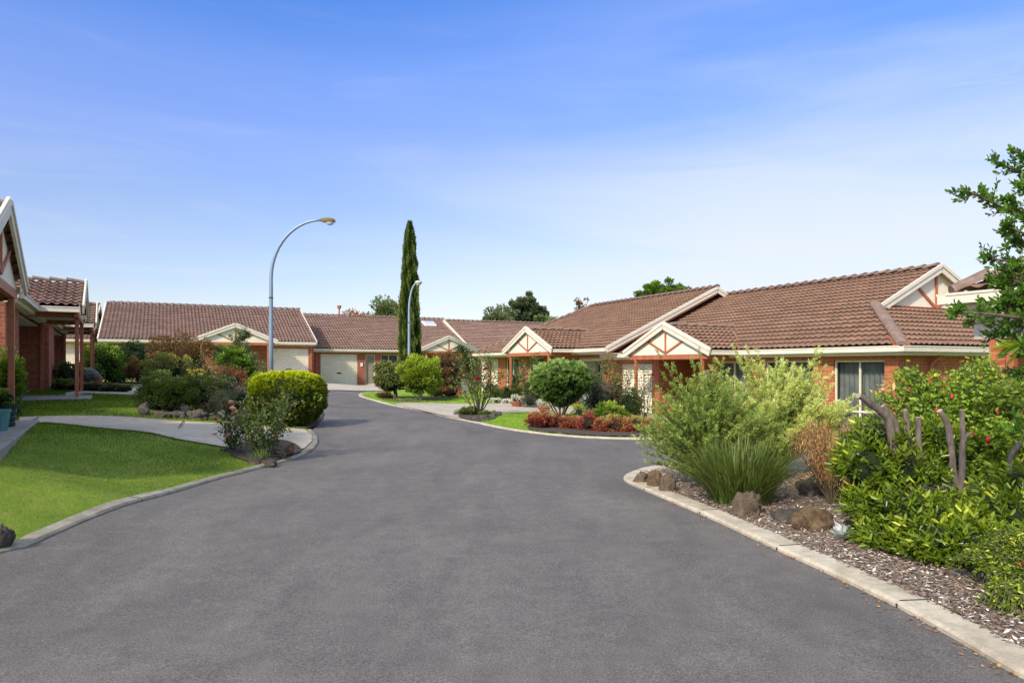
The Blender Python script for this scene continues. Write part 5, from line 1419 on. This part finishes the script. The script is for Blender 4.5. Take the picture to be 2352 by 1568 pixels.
rocks = [(1474, 1112, 36, 28, 'rock_brown', 'low brown rock nearest the kerb nose'), (1503, 1122, 30, 46, 'rock_rust', 'upright rust-orange rock near the kerb nose'), (1535, 1132, 42, 40, 'rock_brown', 'knobbly brown rock right of the orange one'),
         (1714, 1190, 72, 58, 'rock_brown', 'tall pitted rock in front of the strappy grass'), (1815, 1202, 84, 36, 'rock_grey', 'low grey rock tucked behind the broad tan boulder'), (1868, 1217, 104, 54, 'rock_rust', 'broad tan angular boulder on the mulch'),
         (1870, 1142, 70, 48, 'rock_grey', 'dark boulder in shade behind the dry shrub'), (1990, 1222, 90, 40, 'rock_brown', 'rock half under the left side of the glossy shrub'), (1985, 1168, 70, 40, 'rock_grey', 'dark rock under the arching dry grass')]
for i, (x, y, w_, h_, mt, lb) in enumerate(rocks): rock(lb, x, y, w_, h_, mt, seed=80+i, group='rocks in the mulched bed', sq=.7)

# silver plant
sp = G(1932, 1246); root = tag(empty('silver_plant', sp), 'small white felty-leaved plant on the mulch', 'plant')
ps, ds, ls = [], [], []
for i in range(26):
    a = i*2.4; e = .2+1.5*(i/26); ps.append((.015*cos(a), .015*sin(a), .02+.05*(1-i/26))); ds.append((cos(a)*e, sin(a)*e, 1.0)); ls.append(random.uniform(.09, .15))
leaf_mesh('leaves', ps, ds, np.array(ls), np.array(ls)*.42, RNG.uniform(.5, 1, 26), M['silver_leaf'], root, big=True, up=np.tile([0, 0, 1], (26, 1)), fold=.5)

# glossy shrub with cut stumps
def glossy():
    Y = 6.25; b = spot(2165, Y); root = tag(empty('pruned_shrub', b), 'big glossy green shrub with sawn-off bare branches, in the mulched bed', 'shrub')
    def loc(px, py, dy): v = sight(px, py, Y+dy); return (v.x-b.x, v.y-b.y, v.z-b.z)
    lob = [(2030, 1010, .35, .36, .22), (1995, 1080, .15, .30, .26), (2010, 1170, -.1, .30, .22), (2080, 1080, .1, .34, .24), (2100, 1190, -.3, .42, .26), (2190, 1215, -.45, .40, .22), (2150, 1250, -.75, .36, .2), (2060, 1250, -.45, .34, .18), (2230, 1260, -.85, .34, .22), (2290, 1190, -.4, .40, .26), (2350, 1140, -.1, .36, .3), (2350, 1230, -.7, .36, .3), (2130, 1000, .5, .3, .16), (1985, 1150, .05, .18, .10), (1960, 1060, .25, .2, .12)]
    Ps, Ds, Ts = [], [], []; ells = []
    for (x, y, dy, r, rz) in lob:
        c = loc(x, y, dy); ells.append((*c, r, r, rz*1.15))
        nsh = int(112*r/.36)
        dd = rdir(nsh); dd[:, 2] = np.abs(dd[:, 2])*.9-.25; dd = unit(dd)
        tips = np.array(c)+dd*np.array([r, r, rz*1.2])*RNG.uniform(.75, 1.12, (nsh, 1)); ct = RNG.uniform(0, 1, nsh)
        for tp, d0, c0 in zip(tips, dd, ct):
            sd = unit(d0+[0, 0, .45]+rdir(1)[0]*.35); m_ = 9
            u = np.linspace(0, 1, m_); P = tp-sd*(1-u)[:, None]*.11
            ang = np.arange(m_)*2.4; s1 = unit(np.cross(sd, [.3, .2, 1])); s2 = np.cross(sd, s1)
            rad = np.cos(ang)[:, None]*s1+np.sin(ang)[:, None]*s2
            Ps.append(P); Ds.append(unit(sd*(.45+.6*u[:, None])+rad*.9)); Ts.append(.12+.35*c0*u+.30*u+.16*max(d0[2], -.2)+RNG.uniform(-.1, .12, m_))
    P = np.concatenate(Ps); D = np.concatenate(Ds); t = np.concatenate(Ts)
    P[:, 2] = np.maximum(P[:, 2], .03+RNG.uniform(0, .04, len(P)))
    k = RNG.uniform(.75, 1.2, len(P)); leaf_mesh('foliage', P, D, .074*k, .026*k, t, M['glossy_leaf'], root, big=True, fold=.3)
    core_blob('shade_core', ells, M['core_dark'], root, .66)
    for pts, r in (([(2060, 1075, .1), (2038, 956, .1), (2003, 928, .05), (1972, 908, .0)], .038), ([(2075, 1040, .15), (2052, 962, .1), (2027, 932, .1)], .03), ([(2096, 1080, .1), (2087, 990, .1), (2079, 941, .1)], .028), ([(2118, 1090, .1), (2110, 1010, .1), (2108, 958, .1)], .03),
                   ([(2205, 1150, 0), (2188, 1075, 0), (2184, 1020, 0), (2178, 975, 0), (2158, 943, -.02)], .035), ([(2200, 1160, -.02), (2211, 1075, -.02), (2211, 1005, -.02), (2210, 941, -.02)], .03), ([(2211, 1020, -.02), (2216, 1004, -.02), (2227, 994, -.03)], .024), ([(2312, 1130, 0), (2317, 1090, 0), (2321, 1048, 0), (2343, 1016, 0)], .03)):
        mb = MB(); q = [Vector(loc(*p)) for p in pts]; sm = []
        for i in range(len(q)-1):
            for u in (0, .33, .66): sm.append(q[i].lerp(q[i+1], u)+Vector((random.uniform(-.006, .006), 0, random.uniform(-.004, .004))))
        sm.append(q[-1]); rads = [r*.86*(1.12-.22*i/len(sm))*random.uniform(.86, 1.14) for i in range(len(sm))]
        mb.tube(sm, rads, 10, cap=False); st = mb.build('cut_branch', M['bark_grey'], root, smooth=True)
        e = MB(); d = (sm[-1]-sm[-2]).normalized(); e.tube([sm[-1]-d*.004, sm[-1]+d*.002], rads[-1]*1.0, 10); e.build('saw_cut', mat_cut, st)
    # dried leaves
    dp = [loc(2036+random.uniform(-30, 25), 893+random.uniform(-12, 14), .0) for _ in range(12)]
    leaf_mesh('dry_leaves', dp, rdir(12), .09, .03, np.full(12, .9), M['dry_leaf'], root, big=True)
mat_cut = mat_paint('sawn_wood', (.48, .40, .30), .8, .2, 20)
glossy()

# light fuchsia behind
M['flower_red'] = mat_paint('red_flower', (.65, .03, .06), .5, .1)
_f = MB().tube([(0, 0, 0), (0, 0, -1.4), (0, 0, -3)], [.35, .9, .6], 8).build('red_flower', M['flower_red']); FUCHSIA_BLOOM = _f.data; bpy.data.objects.remove(_f)
def fuchsia(label, px, Y, lob, n, L, mat='fuchsia_leaf', red=30, name='fuchsia_bush', seed=0, red_r=.014):
    b = spot(px, Y); root = tag(empty(name, b), label, 'shrub'); rr = random.Random(seed)
    Ps, Ds, Ts = [], [], []; mb = MB(); tips = []
    for (x, y, dy, r, rz) in lob:
        v = sight(x, y, Y+dy); c = Vector((v.x-b.x, v.y-b.y, v.z-b.z))
        for i in range(int(n*r/3)):
            d = Vector(rdir(1)[0]); d.z = abs(d.z)*.8-.1; tip = c+Vector((d.x*r, d.y*r, d.z*rz*1.3)); s = Vector((c.x*.35, c.y*.35, max(0.02, c.z*.35)))
            mid = (s+tip)/2+Vector((0, 0, .12)); pts = [s.lerp(mid, .5)+Vector((0, 0, .03)), mid, mid.lerp(tip, .55)+Vector((0, 0, .03)), tip]
            mb.tube(pts, [.006, .005, .0035, .002], 4, cap=False); tips.append(tip)
            ct = rr.uniform(0, .5)
            for j in range(15):
                u = rr.uniform(.1, 1); k = min(2, int(u*3)); q = pts[k].lerp(pts[k+1], u*3-k)
                Ps.append(tuple(q+Vector((rr.gauss(0, .02), rr.gauss(0, .02), rr.gauss(0, .02))))); Ds.append((rr.uniform(-1, 1), rr.uniform(-1, 1), rr.uniform(-.9, .25))); Ts.append(ct+rr.uniform(0, .45)+.15*d.z)
    mb.build('stem', M['twig_green'], root); N = len(Ps); k = RNG.uniform(.7, 1.2, N)
    leaf_mesh('foliage', np.array(Ps), np.array(Ds), L*k, L*.55*k, np.array(Ts), M[mat], root, big=True, fold=.4)
    for _ in range(red):
        q = rr.choice(tips)+Vector((rr.uniform(-.05, .05), -.04, -.04)); o = link('red_flower', FUCHSIA_BLOOM, root); o.location = q; o.scale = (red_r,)*3; o.rotation_euler = (rr.uniform(-.4, .4), rr.uniform(-.4, .4), 0)
fuchsia('loose light green fuchsia with red flowers, against the brick house at right', 2230, 7.5, [(2100, 930, .1, .5, .3), (2180, 900, .2, .5, .3), (2250, 900, .1, .5, .35), (2330, 930, 0, .5, .35), (2130, 1010, 0, .5, .35), (2230, 1010, -.1, .55, .35), (2320, 1020, -.1, .5, .35), (2300, 1100, -.2, .5, .3), (2200, 1090, -.1, .5, .3), (2085, 880, .2, .18, .25), (2250, 850, .2, .2, .2)], 760, .055, red=34, seed=5)
fuchsia('low red-flowered fuchsia spilling at the lower right corner', 2330, 4.55, [(2300, 1290, .3, .22, .12), (2250, 1300, .35, .2, .08), (2345, 1260, .3, .25, .16), (2345, 1420, -.25, .2, .10), (2310, 1400, -.2, .16, .08), (2290, 1330, .2, .16, .06)], 700, .032, mat='glossy_leaf', red=16, seed=8, name='low_fuchsia', red_r=.010)
scp = spot(2335, 4.45); root = tag(empty('succulent', scp), 'yellow-green rosette succulents at the right photo edge', 'succulent')
ps, ds, tt, ls = [], [], [], []
for c in range(7):
    cx_, cy_ = random.uniform(-.10, .14), random.uniform(-.1, .1); cz_ = random.uniform(.08, .16)
    for i in range(22):
        a = i*2.4; e = .25+1.1*i/22; ps.append((cx_, cy_, cz_)); ds.append((cos(a)*e, sin(a)*e, 1)); tt.append(.95-.5*i/22); ls.append(.055)
leaf_mesh('rosette', ps, ds, np.array(ls), np.array(ls)*.42, np.array(tt), M['yellow_green_leaf'], root, big=True, up=np.tile([0, 0, 1], (len(ps), 1)), fold=.5)
core_blob('shade_core', [(.02, 0, .08, .16, .14, .08)], M['core_gold'], root, .9)

# glossy tree at the right edge
def edge_tree():
    Y = 4.9; b = spot(2500, Y); root = tag(empty('glossy_tree', b), 'glossy dark-leaved tree reaching in from the right photo edge', 'tree')
    def loc(px, py, dy=0): v = sight(px, py, Y+dy); return Vector((v.x-b.x, v.y-b.y, v.z-b.z))
    mb = MB(); trunk = [Vector((0, 0, -.1)), Vector((.03, 0, 1.0)), loc(2490, 700), loc(2480, 520), loc(2465, 400), loc(2440, 330)]
    mb.tube(trunk, [.06, .05, .042, .03, .02, .01], 8); Ps, Ds, Ts = [], [], []
    br = [((2480, 470), (2380, 410), (2278, 368), .8), ((2480, 450), (2400, 380), (2330, 345), .7), ((2480, 540), (2370, 500), (2300, 462), .9), ((2480, 560), (2330, 490), (2220, 437), 1.0), ((2480, 600), (2380, 545), (2310, 520), .9), ((2490, 650), (2380, 610), (2268, 592), .9), ((2490, 640), (2400, 570), (2330, 560), .8), ((2490, 700), (2380, 660), (2318, 640), .8), ((2490, 720), (2360, 700), (2300, 655), .8),
          ((2490, 760), (2330, 720), (2190, 716), 1.0), ((2490, 780), (2340, 740), (2225, 742), 1.0), ((2490, 800), (2360, 770), (2270, 768), .9), ((2490, 740), (2380, 690), (2310, 690), 1.0), ((2490, 820), (2390, 800), (2335, 800), .9), ((2490, 760), (2300, 690), (2292, 700), .8), ((2490, 700), (2390, 640), (2340, 620), 1.0), ((2480, 600), (2420, 470), (2345, 430), .8), ((2490, 850), (2400, 830), (2345, 860), .7),((2490, 1050), (2400, 1000), (2335, 985), .6)]
    br += [((2*2490-p0[0], p0[1]), (2*2488-p1[0], p1[1]+random.uniform(-40, 40)), (2*2486-p2[0]+random.uniform(-40, 40), p2[1]+random.uniform(-40, 40)), w_) for p0, p1, p2, w_ in br]
    nvis = len(br)//2
    for bi, (p0, p1, p2, wgt) in enumerate(br):
        dy = random.uniform(-.25, .25)*(1 if bi < nvis else 3); q0, q1, q2 = loc(*p0, 0), loc(*p1, dy*.6), loc(*p2, dy)
        c = [((1-t)**2)*q0+2*t*(1-t)*q1+t*t*q2 for t in [k_/8 for k_ in range(9)]]
        mb.tube(c, [.016*(1-.8*k/8)+.002 for k in range(9)], 6)
        for j in range(int(20*wgt)):
            t = random.uniform(.25, 1)**.8; k = min(7, int(t*8)); q = c[k].lerp(c[k+1], t*8-k); sd = (c[k+1]-c[k]).normalized()
            sp = (sd*.9+Vector(rdir(1)[0])*.75+Vector((0, 0, .1))).normalized(); ln = random.uniform(.08, .22)*(1.15-.5*t)
            if j == 0: q, sp, ln, t = c[-1]-sd*.05, sd, .07, 1
            mb.tube([q, q+sp*ln], [.003, .0015], 4, cap=False)
            s1 = np.cross(np.array(sp), [.2, .1, 1]); s1 = s1/np.linalg.norm(s1); s2 = np.cross(np.array(sp), s1); ct = random.random()
            for m_ in range(11):
                u = (m_+1)/11; a = m_*2.4
                Ps.append(tuple(np.array(q)+np.array(sp)*ln*u)); Ds.append(tuple(np.array(sp)*(.35+.8*u)+(cos(a)*s1+sin(a)*s2)*.9+np.array([0, 0, .15]))); Ts.append(.1+.3*ct+.28*u+random.uniform(0, .2))
    mb.build('branch', M['bark'], root, smooth=True); N = len(Ps); k = RNG.uniform(.7, 1.2, N)
    leaf_mesh('foliage', np.array(Ps), np.array(Ds), .042*k, .024*k, np.array(Ts), M['tree_gloss_leaf'], root, big=True, fold=.3)
    # a few long pale leaves low on the branch
    pl = [loc(2345, 790, -.2)]*9; dl = [(-.9+random.uniform(-.3, .6), random.uniform(-.4, .4), random.uniform(-.9, .3)) for _ in pl]
    leaf_mesh('long_leaves', [tuple(p) for p in pl], dl, .19, .055, RNG.uniform(.5, .95, 9), M['glossy_leaf'], root, big=True)
edge_tree()

# ---------------------------------------------------------------- trees beyond the roofs
def far_tree(label, px, Y, x0, x1, ytop, mat, n, L, lobes=None, lift=2.0, clump=.2, nclump=90, group='trees beyond the roofs', inner=.4, sparse=False, name='background_tree', ts=0.0, up=.2):
    return shrub(label, 'tree', px, Y, x0, x1, ytop, mat, n, L, L*.45, name=name, nclump=nclump, clump=clump, lift=lift, core=not sparse, group=group, trunk=(.25, lift+1), inner=inner, lobes=lobes, core_scale=.6, tintshift=ts, up=up)
far_tree('olive-green round tree, left of the three behind the court roofs', 1148, 92, 1098, 1196, 701, 'gum_dark', 9000, .5, ts=.1)
far_tree('tallest dark gum of the three behind the court roofs', 1212, 98, 1158, 1262, 675, 'gum_dark', 9000, .5, lobes=[(0, 0, .88, .5, .5, .12), (-.35, 0, .78, .5, .5, .14), (.45, 0, .76, .5, .5, .14), (.1, 0, .66, .8, .6, .2), (.7, 0, .60, .4, .5, .15), (-.6, 0, .6, .5, .5, .2)], ts=-.02)
far_tree('small bright green tree in front of the dark gum', 1258, 74, 1226, 1290, 716, 'hedge_leaf', 5000, .34, ts=.1)
far_tree('sparse brown-leaved treetop poking over the ridge', 1337, 60, 1317, 1358, 671, 'bronze_leaf', 1000, .22, sparse=True, clump=.16, nclump=44, lift=4.0, inner=.2)
far_tree('leafy green treetop above the long tiled ridge', 1524, 60, 1455, 1592, 644, 'bright_leaf', 9000, .30, lobes=[(0, 0, .86, .6, .6, .14), (.45, 0, .84, .5, .5, .13), (-.5, 0, .76, .45, .5, .12), (.1, 0, .7, .9, .8, .2)], ts=-.05)
far_tree('grey-green dome of a tree just left of the cypress', 888, 88, 840, 940, 684, 'gum_leaf', 12000, .42, ts=-.0, nclump=150, clump=.3, inner=.2)
far_tree('autumn red treetop showing above the ridge near the flue', 812, 75, 778, 852, 708, 'rust_leaf', 1600, .3, sparse=True, ts=.1, lift=3)

# ---------------------------------------------------------------- loose ground stuff
def scatter(poly, n, ymax=99):
    xs = [p[0] for p in poly]; ys = [p[1] for p in poly]; P = []
    X = RNG.uniform(min(xs), max(xs), n*6); Yv = RNG.uniform(max(min(ys), 2.6), min(max(ys), ymax), n*6)
    return X, Yv
def grass(name, poly, n, mat, L, w, y0, y1, label, avoid=()):
    poly = [(p[0], p[1]) for p in poly]; xs = [p[0] for p in poly]
    # even density in the view: more blades nearer
    Yv = y0*(y1/y0)**RNG.uniform(0, 1, n*3); X = RNG.uniform(max(min(xs), -16), min(max(xs), 16), n*3)
    k = inside(poly, X, Yv) & (np.abs(X/Yv) < .8)
    for a in avoid: k &= ~inside([(p[0], p[1]) for p in a], X, Yv)
    X, Yv = X[k][:n], Yv[k][:n]
    Z = ground_z(X, Yv)+.028; m_ = len(X)
    patch = np.sin(X*1.7+Yv*.9+np.sin(Yv*2.1))*np.cos(Yv*1.3-X*.6)*.2+np.sin(X*5.1+Yv)*np.sin(Yv*4.3-X*2)*.13+np.sin(X*11.3+np.sin(Yv*7))*np.sin(Yv*9.7)*.08
    D = unit(np.stack([RNG.normal(0, .45, m_), RNG.normal(0, .45, m_), np.ones(m_)], 1))
    s = np.clip(Yv/9, .8, 2.2)
    o = leaf_mesh(name, np.stack([X, Yv, Z], 1), D, L*s*RNG.uniform(.6, 1.2, m_), w*s, .4+patch+RNG.uniform(-.3, .35, m_), M[mat], None, up=D*0+[0, -1, 0])
    tag(o, label, 'grass', kind='stuff')
beds_l = [g((515, 1042), (560, 1018), (620, 1012), (668, 1018), (700, 1040), (668, 1052), (600, 1072), (555, 1062)), path_near, path_far, g((318, 962), (330, 948), (560, 955), (660, 984), (712, 987), (735, 975), (745, 940), (600, 905), (330, 905), (316, 940))]
grass('lawn_grass', lawn_left, 110000, 'grass_blade', .030, .005, 4.2, 24, 'short mown grass on the left lawns', beds_l)
beds_r = [drive_r, g((1047, 958), (1075, 945), (1110, 944), (1148, 956), (1140, 964), (1100, 972), (1065, 966)), g((1208, 991), (1215, 975), (1260, 958), (1330, 950), (1420, 962), (1520, 990), (1560, 1000), (1540, 1008), (1430, 1007), (1350, 1004), (1280, 999))]
grass('lawn_grass', lawn_right, 40000, 'grass_blade_bright', .03, .006, 13, 34, 'bright mown grass on the island and right lawns', beds_r)

def chips():
    n = 34000; Yv = 2.8*(10.5/2.8)**RNG.uniform(0, 1, n*3); X = RNG.uniform(1, 7.5, n*3)
    poly = [(p[0], p[1]) for p in nk]+[(14, -4), (16, 2)]
    k = inside(poly, X, Yv) & (X/Yv < .85) & (X/Yv > .1); X, Yv = X[k][:n], Yv[k][:n]; m_ = len(X); Z = ground_z(X, Yv)+.045
    D = rdir(m_); D[:, 2] *= .25
    t = RNG.uniform(0, 1, m_)**1.05
    o = leaf_mesh('wood_chips', np.stack([X, Yv, Z], 1), D, .04*RNG.uniform(.4, 1.5, m_), .015*RNG.uniform(.5, 1.5, m_), t, M['chip'], None, up=np.tile([0, 0, 1.0], (m_, 1)), fold=.1)
    tag(o, 'pale and brown bark chips covering the right bed', 'wood chips', kind='stuff')
chips()
def litter():
    pts = [(1883, 1290), (1420, 980)]
    ps = []; ds = []; tt = []
    for _ in range(190):
        t = random.random()
        i = random.randrange(len(nose_s)//2, len(nose_s)-6); p = nose_s[i]; ps.append((p.x-abs(random.gauss(.0, .06)), p.y+random.uniform(-.1, .1), T(p.x, p.y)+.008)); ds.append((*rdir(1)[0][:2], .05)); tt.append(random.uniform(0, .9))
    for _ in range(60):
        i = random.randrange(4, len(left_s)-4); p = left_s[i]; q = p+Vector((-random.uniform(-.1, 1.8), random.uniform(0, 1.5))); ps.append((q.x, q.y, T(q.x, q.y)+.05)); ds.append((*rdir(1)[0][:2], .1)); tt.append(random.uniform(.3, 1))
    o = leaf_mesh('fallen_leaves', ps, ds, RNG.uniform(.012, .045, len(ps)), RNG.uniform(.008, .022, len(ps)), np.array(tt), M['dry_leaf'], None, up=np.tile([0, 0, 1.0], (len(ps), 1)))
    tag(o, 'scattered dry fallen leaves along the kerbs and lawn', 'fallen leaves', kind='stuff')
litter()
# ---------------------------------------------------------------- camera, light, sky
cam = bpy.data.cameras.new('camera'); co = bpy.data.objects.new('camera', cam); col.objects.link(co)
co.location = (0, 0, EYE); co.rotation_euler = (radians(90), 0, 0)
cam.sensor_width = 36; cam.lens = 24.0; cam.shift_y = (HY-784)/2352; cam.clip_end = 3000; cam.clip_start = .05
scene.camera = co
SUN_AZ, SUN_EL = radians(214), radians(35)      # compass direction the light comes from (clockwise from +y)
sd = Vector((sin(SUN_AZ)*cos(SUN_EL), cos(SUN_AZ)*cos(SUN_EL), sin(SUN_EL)))
sl = bpy.data.lights.new('sun', 'SUN'); sl.energy = 4.5; sl.angle = radians(4); sl.color = (1, .915, .77)
so = bpy.data.objects.new('sun', sl); col.objects.link(so); so.rotation_euler = sd.to_track_quat('Z', 'Y').to_euler()
so.location = (0, 0, 30)
w = bpy.data.worlds.new('World'); scene.world = w; w.use_nodes = True
nt = w.node_tree; bg = nt.nodes['Background']
sky = nt.nodes.new('ShaderNodeTexSky'); sky.sky_type = 'NISHITA'; sky.sun_disc = False
sky.sun_elevation = SUN_EL; sky.sun_rotation = SUN_AZ; sky.air_density = 1.0; sky.dust_density = .7; sky.ozone_density = 1.6
tc = nt.nodes.new('ShaderNodeTexCoord')
sep = nt.nodes.new('ShaderNodeSeparateXYZ'); nt.links.new(tc.outputs['Generated'], sep.inputs[0])
def wramp(fac, stops):
    r = nt.nodes.new('ShaderNodeValToRGB'); e = r.color_ramp.elements
    while len(e) < len(stops): e.new(.5)
    for i, (p, c) in enumerate(stops): e[i].position = p; e[i].color = (*c, 1)
    nt.links.new(fac, r.inputs[0]); return r.outputs[0]
def wmix(fac, a, b, mode='MIX'):
    m = nt.nodes.new('ShaderNodeMix'); m.data_type = 'RGBA'; m.blend_type = mode
    for i, x in ((0, fac), (6, a), (7, b)):
        if hasattr(x, 'is_linked'): nt.links.new(x, m.inputs[i])
        else: m.inputs[i].default_value = x if i == 0 else (*x, 1)
    return m.outputs[2]
def wmath(op, a, b):
    m = nt.nodes.new('ShaderNodeMath'); m.operation = op
    for i, x in enumerate((a, b)):
        if hasattr(x, 'is_linked'): nt.links.new(x, m.inputs[i])
        else: m.inputs[i].default_value = x
    return m.outputs[0]
tint = wramp(sep.outputs['Z'], [(0, (.96, .84, .87)), (.1, (.91, .83, .91)), (.21, (.86, .84, 1.0)), (.3, (.91, .90, 1.24)), (.38, (.79, .91, 1.36)), (.48, (.35, .755, 1.42)), (.60, (2.6, 2.1, 2.0)), (1, (5.6, 4.0, 2.4))])  # top stops: unseen overhead sky whitened and brightened as added fill light
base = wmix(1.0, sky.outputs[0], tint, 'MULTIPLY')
def cloud(scale, rot, ns, det, rough, lo, hi, dist=.6, loc=(0, 0, 0)):
    mp = nt.nodes.new('ShaderNodeMapping'); mp.inputs['Scale'].default_value = scale; mp.inputs['Rotation'].default_value = rot; mp.inputs['Location'].default_value = loc
    nt.links.new(tc.outputs['Generated'], mp.inputs[0])
    nz = nt.nodes.new('ShaderNodeTexNoise'); nz.inputs['Scale'].default_value = ns; nz.inputs['Detail'].default_value = det; nz.inputs['Roughness'].default_value = rough; nz.inputs['Distortion'].default_value = dist
    nt.links.new(mp.outputs[0], nz.inputs['Vector']); return wramp(nz.outputs['Fac'], [(lo, (0, 0, 0)), (hi, (1, 1, 1))])
side = wramp(wmath('ADD', wmath('MULTIPLY', sep.outputs['X'], .8), .5), [(.3, (.12, .12, .12)), (.74, (1, 1, 1))])
elev = wramp(sep.outputs['Z'], [(0, (.9, .9, .9)), (.16, (1, 1, 1)), (.30, (.55, .55, .55)), (.42, (.25, .25, .25)), (.6, (.1, .1, .1))])
c1 = cloud((.8, .8, 5.2), (0, radians(9), 0), 1.35, 7, .5, .36, .60)
c2 = cloud((1.2, 1.2, 9), (0, radians(16), radians(20)), 2.1, 9, .6, .50, .78, 1.1)
cf = wmath('MULTIPLY', wmath('MULTIPLY', c1, side), elev)
base = wmix(wmath('MULTIPLY', cf, .85), base, (4.5, 4.75, 5.1))
base = wmix(wmath('MULTIPLY', wmath('MULTIPLY', c2, elev), .26), base, (4.6, 4.8, 5.1))
c3 = cloud((1, 1, 2.2), (0, radians(20), 0), 9, 8, .62, .52, .72, .8)
spot_ = nt.nodes.new('ShaderNodeVectorMath'); spot_.operation = 'DISTANCE'; nt.links.new(tc.outputs['Generated'], spot_.inputs[0])
spot_.inputs[1].default_value = (.536, .779, .292)
near_ = wramp(spot_.outputs['Value'], [(.0, (1, 1, 1)), (.07, (0, 0, 0))])
base = wmix(wmath('MULTIPLY', wmath('MULTIPLY', c3, near_), .75), base, (4.7, 4.9, 5.2))
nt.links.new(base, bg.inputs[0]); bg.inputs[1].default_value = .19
scene.view_settings.view_transform = 'Standard'; scene.view_settings.look = 'None'; scene.view_settings.exposure = 0; scene.view_settings.gamma = 1
scene.render.engine = 'CYCLES'
scene.cycles.max_bounces = 6; scene.cycles.transparent_max_bounces = 8; scene.cycles.use_denoising = True
